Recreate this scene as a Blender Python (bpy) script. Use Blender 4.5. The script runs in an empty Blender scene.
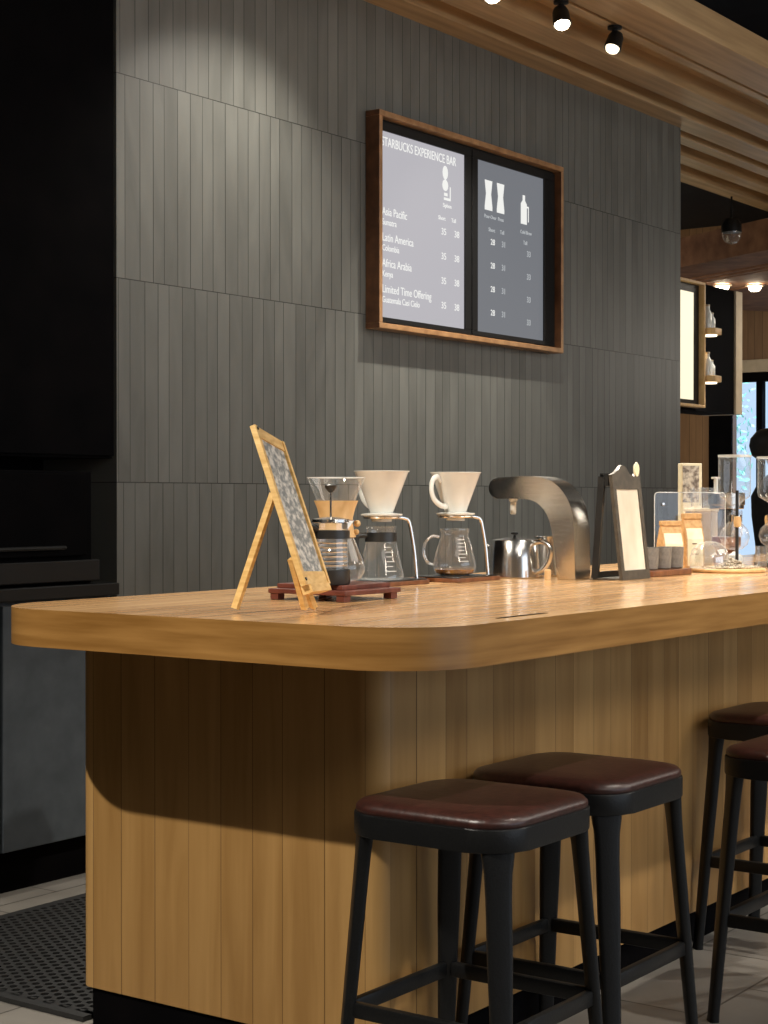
import bpy, bmesh, math, random
from mathutils import Vector, Matrix
random.seed(7)
R = math.radians
C = bpy.context.scene.collection
S = bpy.context.scene

# ------------------------------------------------------------------ camera
cam_d = bpy.data.cameras.new('camera'); cam = bpy.data.objects.new('camera', cam_d); C.objects.link(cam)
cam_d.sensor_fit = 'HORIZONTAL'; cam_d.sensor_width = 36; cam_d.lens = 36*1700/768
cam_d.clip_start = .05; cam_d.clip_end = 200
cam.location = (0, 0, 1.35)
YAW = math.atan2(1216, 1700)
cam.rotation_euler = (R(90) - math.atan2(14, 1700), 0, YAW - R(90))
S.camera = cam

# ------------------------------------------------------------------ colour management, world
S.view_settings.view_transform = 'Standard'
S.view_settings.look = 'None'
S.view_settings.gamma = 1
S.view_settings.use_curve_mapping = False
S.view_settings.exposure = 0.1
W = bpy.data.worlds.new('world'); S.world = W; W.use_nodes = True
W.node_tree.nodes['Background'].inputs[0].default_value = (.55, .75, 1, 1)
W.node_tree.nodes['Background'].inputs[1].default_value = 1.0

def area(name, loc, target, sx, sy, power, col=(1, .9, .75)):
    l = bpy.data.lights.new(name, 'AREA'); l.shape = 'RECTANGLE'; l.size = sx; l.size_y = sy
    l.energy = power; l.color = col
    o = bpy.data.objects.new(name, l); C.objects.link(o); o.location = loc
    o.rotation_euler = (Vector(target)-Vector(loc)).to_track_quat('-Z', 'Y').to_euler()
    return o
def spot(name, loc, target, power, angle=60, blend=.5, radius=.03, col=(1, .93, .81)):
    l = bpy.data.lights.new(name, 'SPOT'); l.energy = power; l.spot_size = R(angle); l.spot_blend = blend
    l.shadow_soft_size = radius; l.color = col
    o = bpy.data.objects.new(name, l); C.objects.link(o); o.location = loc
    o.rotation_euler = (Vector(target)-Vector(loc)).to_track_quat('-Z', 'Y').to_euler()
    return o
# unseen area lights added for ambient light behind the camera, daylight from the shop front
area('cafe_fill_light', (1.5, -2.0, 4.1), (1.5, -2.0, 0), 5, 2.5, 80, (1, .94, .86))
area('cafe_fill_light', (8.5, -1.5, 4.1), (8.5, -1.0, 0), 6, 2.5, 120, (1, .93, .84))
area('far_room_fill', (14.5, 4.6, 3.25), (14.5, 4.6, 0), 2.2, 1.2, 50, (1, .9, .75))  # unseen area light added to brighten the far room
area('far_room_fill', (12, 8.9, 2.6), (18, 8.2, 1.6), 1.0, 1.0, 60, (1, .88, .7))  # unseen fill added to brighten the wooden end wall
area('front_window_daylight', (5, -4.85, 1.9), (5, 3, 1.2), 7, 2.2, 60, (.9, .94, 1))
for q_ in ((2.0, -1.2, 2.75), (6.2, -1.0, 2.75), (10.6, -.6, 2.75), (14.6, 2.6, 2.6)):   # unseen point lights added as fill for soffit, wall and far room
    pl = bpy.data.lights.new('fill_light', 'POINT'); pl.energy = 46; pl.shadow_soft_size = .3; pl.color = (1, .92, .8)
    po = bpy.data.objects.new('fill_light', pl); C.objects.link(po); po.location = q_
area('street_sky_light', (24, 8, 9), (27, 8, 1), 8, 10, 3000, (.75, .88, 1))

# ------------------------------------------------------------------ materials
def mat(name, col, rough=.5, metal=0, spec=.5, **kw):
    m = bpy.data.materials.new(name); m.use_nodes = True
    b = m.node_tree.nodes['Principled BSDF']
    b.inputs['Base Color'].default_value = (*col, 1); b.inputs['Roughness'].default_value = rough
    b.inputs['Metallic'].default_value = metal; b.inputs['Specular IOR Level'].default_value = spec
    for k, v in kw.items():
        b.inputs[k.replace('_', ' ')].default_value = v
    return m
def lin(r, g, b):
    f = lambda v: ((v/255+.055)/1.055)**2.4 if v > 10 else v/255/12.92
    return (f(r), f(g), f(b))
def N(m, t, **kw):
    n = m.node_tree.nodes.new(t)
    for k, v in kw.items(): setattr(n, k, v)
    return n
def L(m, a, b): m.node_tree.links.new(a, b)
def math_(m, op, a, b=None, c=None):
    n = N(m, 'ShaderNodeMath', operation=op)
    for i, v in enumerate((a, b, c)):
        if v is None: continue
        if isinstance(v, (int, float)): n.inputs[i].default_value = v
        else: L(m, v, n.inputs[i])
    return n.outputs[0]
def noisy(m, c1, c2, scale=(5, 5, 5), nscale=3, detail=6, bump=0, rvar=0, dist=0, rbase=.5, lo=.3, hi=.7):
    """colour the material with a stretched noise between c1 and c2"""
    b = m.node_tree.nodes['Principled BSDF']
    tc = N(m, 'ShaderNodeTexCoord'); mp = N(m, 'ShaderNodeMapping'); mp.inputs['Scale'].default_value = scale
    L(m, tc.outputs['Object'], mp.inputs[0])
    n = N(m, 'ShaderNodeTexNoise'); n.inputs['Scale'].default_value = nscale; n.inputs['Detail'].default_value = detail
    n.inputs['Distortion'].default_value = dist
    L(m, mp.outputs[0], n.inputs['Vector'])
    r = N(m, 'ShaderNodeValToRGB'); r.color_ramp.elements[0].color = (*c1, 1); r.color_ramp.elements[1].color = (*c2, 1)
    r.color_ramp.elements[0].position = lo; r.color_ramp.elements[1].position = hi
    L(m, n.outputs['Fac'], r.inputs[0]); L(m, r.outputs[0], b.inputs['Base Color'])
    if rvar:
        v = math_(m, 'MULTIPLY_ADD', n.outputs['Fac'], rvar, rbase-rvar/2); L(m, v, b.inputs['Roughness'])
    if bump:
        bp = N(m, 'ShaderNodeBump'); bp.inputs['Strength'].default_value = bump; bp.inputs['Distance'].default_value = .003
        L(m, n.outputs['Fac'], bp.inputs['Height']); L(m, bp.outputs[0], b.inputs['Normal'])
    return m
def planks(name, c1, c2, mode, width, grain, rough, gap=.0035, var=.35, rowh=0, z0=0, bump=.4, spec=.4, gapdark=.25, edge=None, gmix=.5):
    """boards / tiles side by side; mode picks the coordinate that counts boards: x, y, z or x-y (round a corner)"""
    m = mat(name, c1, rough, spec=spec); b = m.node_tree.nodes['Principled BSDF']
    tc = N(m, 'ShaderNodeTexCoord'); sp = N(m, 'ShaderNodeSeparateXYZ'); L(m, tc.outputs['Object'], sp.inputs[0])
    if mode == 'x-y': s = math_(m, 'SUBTRACT', sp.outputs[0], sp.outputs[1])
    else: s = sp.outputs['xyz'.index(mode)]
    s = math_(m, 'ADD', s, 50.0)
    row = None
    if rowh:
        rr = math_(m, 'DIVIDE', math_(m, 'ADD', sp.outputs[2], -z0+rowh*10), rowh)
        row = math_(m, 'FLOOR', rr); rfr = math_(m, 'FRACT', rr)
        s = math_(m, 'ADD', s, math_(m, 'MULTIPLY', row, width*.37))
    # wobble the widths
    wn = N(m, 'ShaderNodeTexNoise'); wn.noise_dimensions = '1D'; wn.inputs['Scale'].default_value = 2.2/width/4
    L(m, s, wn.inputs['W'])
    s2 = math_(m, 'ADD', s, math_(m, 'MULTIPLY', wn.outputs['Fac'], width*.7))
    q = math_(m, 'DIVIDE', s2, width); idx = math_(m, 'FLOOR', q); fr = math_(m, 'FRACT', q)
    if row is not None: idx = math_(m, 'ADD', idx, math_(m, 'MULTIPLY', row, 37.0))
    w = N(m, 'ShaderNodeTexWhiteNoise', noise_dimensions='1D'); L(m, idx, w.inputs['W'])
    d = math_(m, 'MULTIPLY', math_(m, 'MINIMUM', fr, math_(m, 'SUBTRACT', 1.0, fr)), width)
    gp = math_(m, 'GREATER_THAN', gap/2, d)
    if row is not None:
        dz = math_(m, 'MULTIPLY', math_(m, 'MINIMUM', rfr, math_(m, 'SUBTRACT', 1.0, rfr)), rowh)
        gp = math_(m, 'MAXIMUM', gp, math_(m, 'GREATER_THAN', gap/2, dz))
    # grain
    cb = N(m, 'ShaderNodeCombineXYZ')
    gx = math_(m, 'MULTIPLY', s, grain[0]); L(m, gx, cb.inputs[0])
    other = math_(m, 'ADD', math_(m, 'MULTIPLY', sp.outputs[grain[2]], grain[1]), math_(m, 'MULTIPLY', w.outputs['Value'], 40.0))
    L(m, other, cb.inputs[1]); L(m, math_(m, 'MULTIPLY', w.outputs['Value'], 13.0), cb.inputs[2])
    n = N(m, 'ShaderNodeTexNoise'); n.inputs['Scale'].default_value = 1; n.inputs['Detail'].default_value = 7
    n.inputs['Distortion'].default_value = .6
    L(m, cb.outputs[0], n.inputs['Vector'])
    f = math_(m, 'ADD', math_(m, 'MULTIPLY', math_(m, 'SUBTRACT', n.outputs['Fac'], .5), gmix*2.2), math_(m, 'MULTIPLY', math_(m, 'SUBTRACT', w.outputs['Value'], .5), var*2))
    f = math_(m, 'ADD', f, .5)
    r = N(m, 'ShaderNodeValToRGB'); r.color_ramp.elements[0].color = (*c1, 1); r.color_ramp.elements[1].color = (*c2, 1)
    r.color_ramp.elements[0].position = 0; r.color_ramp.elements[1].position = 1
    L(m, f, r.inputs[0])
    mx = N(m, 'ShaderNodeMixRGB'); mx.inputs[2].default_value = tuple(v*gapdark for v in c1)+(1,)
    L(m, gp, mx.inputs[0]); L(m, r.outputs[0], mx.inputs[1]); L(m, mx.outputs[0], b.inputs['Base Color'])
    hh = math_(m, 'SUBTRACT', math_(m, 'MULTIPLY', f, .25), gp)
    bp = N(m, 'ShaderNodeBump'); bp.inputs['Strength'].default_value = bump; bp.inputs['Distance'].default_value = .002
    L(m, hh, bp.inputs['Height']); L(m, bp.outputs[0], b.inputs['Normal'])
    L(m, math_(m, 'MULTIPLY_ADD', n.outputs['Fac'], .15, rough-.07), b.inputs['Roughness'])
    return m
def emis(name, col, k):
    m = mat(name, (0, 0, 0), .5); b = m.node_tree.nodes['Principled BSDF']
    b.inputs['Emission Color'].default_value = (*col, 1); b.inputs['Emission Strength'].default_value = k
    return m
def glass(name, tint=(1, 1, 1), edge=.55, base=.05, dm=.35):
    """thin glass: clear straight on, mirror-like at grazing angles"""
    m = bpy.data.materials.new(name); m.use_nodes = True; nt = m.node_tree; nt.nodes.clear()
    out = N(m, 'ShaderNodeOutputMaterial'); tr = N(m, 'ShaderNodeBsdfTransparent'); tr.inputs[0].default_value = (*tint, 1)
    gl = N(m, 'ShaderNodeBsdfGlossy'); gl.inputs['Roughness'].default_value = .04; gl.inputs[0].default_value = (1, 1, 1, 1)
    df = N(m, 'ShaderNodeBsdfDiffuse'); df.inputs[0].default_value = (.8, .82, .8, 1)
    gd = N(m, 'ShaderNodeMixShader'); gd.inputs[0].default_value = dm
    L(m, gl.outputs[0], gd.inputs[1]); L(m, df.outputs[0], gd.inputs[2])
    lw = N(m, 'ShaderNodeLayerWeight'); lw.inputs[0].default_value = .35
    f = math_(m, 'MULTIPLY_ADD', math_(m, 'POWER', lw.outputs['Facing'], 2.2), edge, base)
    mx = N(m, 'ShaderNodeMixShader'); L(m, f, mx.inputs[0]); L(m, tr.outputs[0], mx.inputs[1]); L(m, gd.outputs[0], mx.inputs[2])
    L(m, mx.outputs[0], out.inputs[0])
    return m

M = {}
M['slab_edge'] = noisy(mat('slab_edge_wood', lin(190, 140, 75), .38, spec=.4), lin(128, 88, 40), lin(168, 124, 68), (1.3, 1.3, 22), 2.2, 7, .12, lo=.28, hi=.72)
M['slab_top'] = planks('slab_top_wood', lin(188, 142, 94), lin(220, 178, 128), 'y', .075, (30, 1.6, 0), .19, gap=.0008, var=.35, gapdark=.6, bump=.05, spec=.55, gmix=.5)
M['base_planks'] = planks('base_planks', lin(150, 110, 60), lin(198, 156, 98), 'x-y', .105, (22, 1.6, 2), .42, gap=.0018, var=.26, gapdark=.55, bump=.5, spec=.35)
M['tile'] = planks('wall_tile', lin(86, 87, 83), lin(124, 125, 120), 'x', .072, (9, 2.2, 2), .42, gap=.0035, var=.15, rowh=.78, z0=.63, gapdark=.3, bump=.5, spec=.5, gmix=.45)
M['soffit'] = noisy(mat('soffit_wood', lin(176, 128, 80), .45), lin(166, 132, 92), lin(206, 172, 126), (.8, 14, 14), 1.6, 7, .1)
M['far_wood'] = planks('far_wood', lin(122, 88, 56), lin(160, 122, 82), 'y', .09, (20, 2, 2), .5, var=.3)
M['far_ceiling_wood'] = noisy(mat('far_ceiling_wood', lin(112, 76, 54), .7, spec=.2), lin(100, 66, 46), lin(134, 96, 70), (4, 4, 4), 2, 5)
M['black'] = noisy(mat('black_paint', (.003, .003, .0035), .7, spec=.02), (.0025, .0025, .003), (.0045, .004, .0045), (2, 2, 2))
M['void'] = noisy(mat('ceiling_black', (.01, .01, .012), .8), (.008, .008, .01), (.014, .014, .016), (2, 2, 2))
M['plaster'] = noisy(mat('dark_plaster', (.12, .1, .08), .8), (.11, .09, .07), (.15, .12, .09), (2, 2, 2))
M['cab'] = noisy(mat('cabinet_slate', lin(66, 70, 72), .6, spec=.2), lin(66, 72, 78), lin(78, 84, 90), (3, 3, 3), 4)
M['blackmetal'] = noisy(mat('black_powder_coat', (.008, .008, .008), .42, spec=.28), (.006, .0062, .0065), (.0095, .0098, .0102), (30, 30, 30), 8, 3, .15)
M['leather'] = noisy(mat('brown_leather', lin(70, 30, 24), .36, spec=.55), lin(44, 24, 20), lin(66, 35, 29), (14, 14, 14), 5, 8, .25)
M['steel'] = noisy(mat('brushed_steel', (.62, .59, .55), .26, 1), (.6, .57, .52), (.72, .69, .64), (3, 3, 120), 3, 4, .05)
M['chrome'] = noisy(mat('polished_steel', (.75, .73, .7), .2, 1), (.7, .68, .65), (.8, .78, .75), (3, 3, 3), 2, 2)
M['ceramic'] = noisy(mat('white_ceramic', lin(226, 226, 220), .22), lin(220, 220, 214), lin(232, 232, 226), (5, 5, 5))
M['easel'] = noisy(mat('easel_pine', lin(222, 180, 110), .5), lin(206, 160, 88), lin(236, 198, 130), (12, 12, 60), 1.6, 6, .1)
M['pale_wood'] = noisy(mat('pale_wood', lin(222, 180, 126), .45), lin(206, 162, 104), lin(234, 196, 142), (30, 8, 8), 1.4, 6, .1)
M['redwood'] = noisy(mat('red_wood', lin(104, 52, 40), .4), lin(84, 40, 30), lin(124, 66, 52), (30, 8, 8), 1.4, 6, .1)
M['walnut'] = noisy(mat('walnut', lin(122, 76, 48), .4), lin(96, 56, 34), lin(146, 94, 60), (20, 8, 8), 1.4, 6)
M['glass'] = glass('clear_glass', edge=.7, base=.1)
M['glass_thick'] = glass('thick_glass', edge=.6, base=.32)
M['acrylic'] = glass('acrylic', edge=.3, base=.03, dm=.02)
M['glass_rim'] = noisy(mat('glass_rim', (.75, .77, .74), .12, spec=1), (.7, .72, .69), (.8, .82, .8), (9, 9, 9))
M['white_mark'] = noisy(mat('white_print', (.75, .75, .72), .5), (.7, .7, .68), (.8, .8, .77), (9, 9, 9))
M['coffee'] = noisy(mat('coffee', lin(150, 90, 20), .08, spec=.8), lin(120, 68, 12), lin(200, 134, 40), (20, 20, 20))
M['plastic'] = noisy(mat('black_plastic', (.014, .015, .015), .38), (.012, .012, .012), (.02, .021, .021), (9, 9, 9))
M['drip'] = noisy(mat('dark_steel_plate', (.12, .12, .12), .22, .9), (.08, .08, .08), (.2, .2, .2), (9, 9, 9))
M['grey_cup'] = noisy(mat('grey_stoneware', lin(116, 110, 102), .5), lin(104, 98, 92), lin(128, 122, 112), (20, 20, 20), 4)
M['kraft'] = noisy(mat('kraft_paper', lin(206, 160, 104), .7), lin(190, 144, 90), lin(220, 176, 120), (12, 12, 12), 6, 5, .1)
M['label'] = noisy(mat('cream_label', lin(244, 232, 196), .55), lin(240, 226, 188), lin(248, 238, 206), (12, 12, 12))
M['poster'] = noisy(mat('cream_poster', lin(226, 214, 192), .5), lin(214, 202, 180), lin(236, 226, 206), (6, 6, 3), 2, 3)
M['sign_metal'] = noisy(mat('taupe_metal', lin(92, 84, 74), .42, .3), lin(80, 74, 66), lin(102, 94, 82), (12, 12, 12))
M['bean'] = noisy(mat('bean', lin(150, 120, 88), .5), lin(84, 56, 36), lin(236, 222, 196), (60, 60, 60), 3, 2)
M['rubber'] = noisy(mat('rubber', (.022, .022, .023), .5), (.018, .018, .019), (.028, .028, .028), (20, 20, 20))
M['chalk'] = noisy(mat('chalk_board', lin(150, 150, 146), .5), lin(118, 122, 122), lin(216, 212, 204), (26, 26, 60), 1.2, 4, lo=.42, hi=.62)
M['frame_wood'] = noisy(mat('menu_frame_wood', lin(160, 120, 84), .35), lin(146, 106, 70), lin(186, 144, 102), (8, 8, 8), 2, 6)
M['frame_side'] = noisy(mat('menu_frame_side_wood', lin(96, 64, 42), .45), lin(78, 50, 32), lin(112, 76, 50), (8, 8, 8), 2, 6)  # darker brown for the frame faces that point along x
M['screen_a'] = emis('menu_screen_with_reflection', lin(176, 174, 180), 1.0)  # left screen's extra glow stands in for a window reflection
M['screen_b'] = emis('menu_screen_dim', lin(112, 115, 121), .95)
M['screen_c'] = emis('menu_screen_cream', lin(250, 240, 205), 1.1)
M['txt'] = emis('menu_letters', lin(238, 238, 234), .95)
M['txt_dim'] = emis('menu_letters_dim', lin(190, 194, 196), .85)
M['bulb'] = emis('lamp_lens', (1, .86, .62), 30)
M['bulb_dim'] = emis('lamp_lens_weak', (1, .85, .6), 2.5)
M['pic'] = noisy(mat('flower_print', lin(170, 158, 140), .5), lin(110, 96, 84), lin(214, 204, 186), (30, 30, 30), 1.5, 4, lo=.38, hi=.6)
M['skin'] = noisy(mat('skin', lin(190, 140, 112), .5, Subsurface_Weight=.1), lin(180, 130, 102), lin(200, 150, 120), (9, 9, 9))
M['hair'] = noisy(mat('black_hair', (.01, .008, .008), .45), (.006, .005, .005), (.016, .013, .012), (60, 60, 8))
M['shirt'] = noisy(mat('black_shirt', (.015, .015, .018), .8), (.012, .012, .014), (.02, .02, .024), (20, 20, 20))
M['apron'] = noisy(mat('green_apron', (.01, .07, .04), .8), (.008, .06, .035), (.012, .08, .045), (20, 20, 20))
M['leaf'] = noisy(mat('tree_leaf', lin(120, 200, 190), .6), lin(90, 180, 165), lin(170, 232, 222), (3, 3, 3))
M['bark'] = noisy(mat('tree_bark', lin(80, 72, 62), .8), lin(66, 60, 52), lin(94, 84, 72), (8, 8, 2))
M['facade'] = noisy(mat('pale_facade', lin(170, 196, 236), .6), lin(160, 186, 230), lin(184, 206, 240), (1, 1, 1))
M['pane'] = mat('dark_pane', lin(60, 84, 120), .15)
M['cream_paint'] = noisy(mat('cream_paint', lin(196, 178, 150), .5), lin(188, 170, 142), lin(204, 186, 158), (3, 3, 3))

def floor_mat():
    m = mat('floor_tile', lin(128, 124, 118), .38, spec=.4); b = m.node_tree.nodes['Principled BSDF']
    tc = N(m, 'ShaderNodeTexCoord'); mp = N(m, 'ShaderNodeMapping'); mp.inputs['Rotation'].default_value = (0, 0, R(0))
    mp.inputs['Location'].default_value = (.12, .2, 0)
    L(m, tc.outputs['Object'], mp.inputs[0])
    br = N(m, 'ShaderNodeTexBrick'); br.inputs['Scale'].default_value = 1; br.inputs['Brick Width'].default_value = .6
    br.inputs['Row Height'].default_value = .3; br.inputs['Mortar Size'].default_value = .0035
    br.inputs['Color1'].default_value = (*lin(138, 133, 126), 1); br.inputs['Color2'].default_value = (*lin(116, 112, 107), 1)
    br.inputs['Mortar'].default_value = (*lin(66, 62, 58), 1)
    L(m, mp.outputs[0], br.inputs['Vector'])
    n = N(m, 'ShaderNodeTexNoise'); n.inputs['Scale'].default_value = 5; n.inputs['Detail'].default_value = 8
    L(m, tc.outputs['Object'], n.inputs['Vector'])
    mx = N(m, 'ShaderNodeMixRGB', blend_type='MULTIPLY'); mx.inputs[0].default_value = .5
    L(m, br.outputs['Color'], mx.inputs[1]); L(m, n.outputs['Fac'], mx.inputs[2])
    hs = N(m, 'ShaderNodeHueSaturation'); hs.inputs['Value'].default_value = 1.45; L(m, mx.outputs[0], hs.inputs['Color'])
    L(m, hs.outputs[0], b.inputs['Base Color'])
    return m
M['floor'] = floor_mat()

# ------------------------------------------------------------------ mesh helpers
def box(bm, lo, hi, bev=0, seg=2):
    r = bmesh.ops.create_cube(bm, size=1); vs = r['verts']
    for v in vs: v.co = Vector([(lo[i]+hi[i])/2 + v.co[i]*(hi[i]-lo[i]) for i in range(3)])
    if bev:
        es = list({e for v in vs for e in v.link_edges})
        bmesh.ops.bevel(bm, geom=es, offset=bev, segments=seg, affect='EDGES', profile=.5)
def beam(bm, a, b, w, h, up=(0, 0, 1), bev=0, w2=None, h2=None):
    """a bar from a to b, w across, h along 'up'"""
    a = Vector(a); b = Vector(b); d = (b-a).normalized(); s = d.cross(Vector(up)).normalized(); u = s.cross(d)
    w2 = w if w2 is None else w2; h2 = h if h2 is None else h2
    vs = []
    for p, ww, hh in ((a, w, h), (b, w2, h2)):
        for i, j in ((-1, -1), (1, -1), (1, 1), (-1, 1)):
            vs.append(bm.verts.new(p+s*(i*ww/2)+u*(j*hh/2)))
    fs = [bm.faces.new([vs[k] for k in q]) for q in ((3, 2, 1, 0), (4, 5, 6, 7), (0, 1, 5, 4), (1, 2, 6, 5), (2, 3, 7, 6), (3, 0, 4, 7))]
    if bev:
        es = list({e for f in fs for e in f.edges})
        bmesh.ops.bevel(bm, geom=es, offset=bev, segments=2, affect='EDGES', profile=.5)
def lathe(bm, prof, seg=32, c=(0, 0, 0), close=False, sx=1, sy=1):
    rings = []
    for r, z in prof:
        if r < 1e-6: rings.append([bm.verts.new((c[0], c[1], c[2]+z))])
        else: rings.append([bm.verts.new((c[0]+r*sx*math.cos(2*math.pi*i/seg), c[1]+r*sy*math.sin(2*math.pi*i/seg), c[2]+z)) for i in range(seg)])
    prs = list(zip(rings, rings[1:]))
    if close: prs.append((rings[-1], rings[0]))
    for A, B in prs:
        for i in range(seg):
            j = (i+1) % seg
            if len(A) == 1 and len(B) == 1: continue
            if len(A) == 1: bm.faces.new((A[0], B[j], B[i]))
            elif len(B) == 1: bm.faces.new((A[i], A[j], B[0]))
            else: bm.faces.new((A[i], A[j], B[j], B[i]))
def tube(bm, pts, rad, seg=10, closed=False, flat=1):
    pts = [Vector(p) for p in pts]; n = len(pts)
    rads = rad if isinstance(rad, (list, tuple)) else [rad]*n
    up = Vector((0, 0, 1)); rings = []
    prev = None
    for i, p in enumerate(pts):
        if closed: t = (pts[(i+1) % n]-pts[i-1]).normalized()
        else: t = (pts[min(i+1, n-1)]-pts[max(i-1, 0)]).normalized()
        if prev is None:
            s = t.cross(up)
            if s.length < .05: s = t.cross(Vector((1, 0, 0)))
            s.normalize()
        else: s = (prev-t*prev.dot(t)).normalized()
        prev = s; u = t.cross(s)
        rings.append([bm.verts.new(p+s*(rads[i]*math.cos(2*math.pi*k/seg))+u*(rads[i]*flat*math.sin(2*math.pi*k/seg))) for k in range(seg)])
    pr = list(zip(rings, rings[1:]))
    if closed: pr.append((rings[-1], rings[0]))
    for A, B in pr:
        for k in range(seg): bm.faces.new((A[k], A[(k+1) % seg], B[(k+1) % seg], B[k]))
    if not closed: bm.faces.new(rings[0][::-1]); bm.faces.new(rings[-1])
def prism(bm, poly, axis, a, b, bev=0):
    """extrude a 2-D polygon along axis (0 x: (y,z); 1 y: (x,z); 2 z: (x,y)) from a to b"""
    def pt(p, t): return {0: (t, p[0], p[1]), 1: (p[0], t, p[1]), 2: (p[0], p[1], t)}[axis]
    A = [bm.verts.new(pt(p, a)) for p in poly]; B = [bm.verts.new(pt(p, b)) for p in poly]
    n = len(poly); fa = bm.faces.new(A[::-1]); fb = bm.faces.new(B)
    for i in range(n): bm.faces.new((A[i], A[(i+1) % n], B[(i+1) % n], B[i]))
    if bev:
        es = list(fa.edges)+list(fb.edges)
        bmesh.ops.bevel(bm, geom=es, offset=bev, segments=2, affect='EDGES', profile=.5)
def rrect(x0, y0, x1, y1, r, n=8):
    rs = r if isinstance(r, (list, tuple)) else [r]*4   # order: x0y0, x1y0, x1y1, x0y1
    out = []
    for (cx, cy, a0, q) in ((x0, y0, 180, rs[0]), (x1, y0, 270, rs[1]), (x1, y1, 0, rs[2]), (x0, y1, 90, rs[3])):
        ox = cx+q if cx == x0 else cx-q; oy = cy+q if cy == y0 else cy-q
        if q <= 0: out.append((cx, cy)); continue
        for k in range(n+1):
            a = R(a0+90*k/n); out.append((ox+q*math.cos(a), oy+q*math.sin(a)))
    return out
def obj(name, bm, m, parent=None, smooth=35, label=None):
    bmesh.ops.recalc_face_normals(bm, faces=bm.faces)
    me = bpy.data.meshes.new(name); bm.to_mesh(me); bm.free()
    for k in (m if isinstance(m, (list, tuple)) else [m]): me.materials.append(k)
    if smooth:
        for p in me.polygons: p.use_smooth = True
        me.set_sharp_from_angle(angle=R(smooth))
    o = bpy.data.objects.new(name, me); C.objects.link(o)
    if parent: o.parent = parent
    if label: o['label'] = label
    return o
def B(): return bmesh.new()
def thing(name, label, cat, loc=(0, 0, 0), rz=0, group=None):
    o = bpy.data.objects.new(name, None); C.objects.link(o); o.location = loc; o.rotation_euler = (0, 0, rz)
    o.empty_display_size = .05
    o['label'] = label; o['category'] = cat
    if group: o['group'] = group
    return o
def tag(o, label, cat, group=None):
    o['label'] = label; o['category'] = cat
    if group: o['group'] = group
    return o
def struct(name, bm, m, smooth=35):
    o = obj(name, bm, m, None, smooth); o['kind'] = 'structure'; return o
def dup(root, loc=None, rz=None, label=None):
    r = root.copy(); C.objects.link(r)
    if loc: r.location = loc
    if rz is not None: r.rotation_euler = (0, 0, rz)
    if label: r['label'] = label
    for ch in list(root.children):
        c = ch.copy(); C.objects.link(c); c.parent = r
        for g in ch.children:
            d = g.copy(); C.objects.link(d); d.parent = c
    return r
def bez(pts, n=24):
    """Catmull-Rom through the points"""
    P = [Vector(p) for p in pts]; P = [P[0]*2-P[1]]+P+[P[-1]*2-P[-2]]; out = []
    for i in range(1, len(P)-2):
        for k in range(n):
            t = k/n; a, b, c, d = P[i-1:i+3]
            out.append(.5*((2*b)+(c-a)*t+(2*a-5*b+4*c-d)*t*t+(3*b-a-3*c+d)*t**3))
    out.append(P[-2]); return out

# ------------------------------------------------------------------ the room shell
YW = 4.6; ZC = 4.45
bm = B(); box(bm, (-4, -5, -.1), (18, 9.6, 0)); struct('floor', bm, M['floor'], 0)
bm = B(); box(bm, (-4, -5, ZC), (18.2, 9.6, ZC+.1)); struct('ceiling', bm, M['void'], 0)
bm = B(); box(bm, (4.68, YW, 0), (9.56, 5.5, 3.62)); struct('wall_back', bm, M['tile'], 0)
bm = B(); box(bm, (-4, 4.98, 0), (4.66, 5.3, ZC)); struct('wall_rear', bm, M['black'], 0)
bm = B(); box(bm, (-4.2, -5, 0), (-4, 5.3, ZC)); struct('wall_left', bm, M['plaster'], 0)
bm = B()
for x0, x1, z0, z1 in ((-4, 1.2, 0, ZC), (1.2, 8.8, 0, .7), (1.2, 8.8, 3.1, ZC), (8.8, 18, 0, ZC)): box(bm, (x0, -5.2, z0), (x1, -5, z1))
struct('wall_front', bm, M['plaster'], 0)
bm = B(); box(bm, (9.2, 9.4, 0), (18, 9.6, ZC)); struct('wall_far_side', bm, M['plaster'], 0)
bm = B(); box(bm, (9.3, 5.5, 0), (9.5, 9.4, ZC)); struct('wall_return', bm, M['plaster'], 0)
# end wall with its shop window
bm = B()
box(bm, (18, 8.05, 0), (18.2, 9.6, 2.68)); box(bm, (18, -5, 0), (18.2, 4.6, ZC)); box(bm, (18, 4.6, 0), (18.2, 8.05, .55))
box(bm, (18, 4.6, 2.9), (18.2, 9.6, ZC)); box(bm, (18, 8.05, 2.68), (18.2, 9.6, 2.9))
struct('wall_right', bm, M['far_wood'], 0)
bm = B(); box(bm, (17.9, 4.6, 2.76), (18.15, 8.7, 2.9), .005); struct('trim_1', bm, M['cream_paint'], 0)
bm = B(); box(bm, (17.94, 8.0, 0), (17.99, 8.28, 2.75), .01); struct('trim_2', bm, M['black'], 0)
win = B()
box(win, (17.95, 4.6, 2.66), (18.1, 8.05, 2.76)); box(win, (17.95, 4.6, .5), (18.1, 8.05, .6))
for y in (4.65, 5.8, 6.9, 7.68): box(win, (17.97, y-.035, .6), (18.07, y+.035, 2.66))
w1 = struct('window_1', win, M['black'], 0)
bm = B(); box(bm, (18.01, 4.62, .6), (18.025, 8.04, 2.66)); p_ = obj('window_pane', bm, M['acrylic'], w1, 0)
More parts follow.
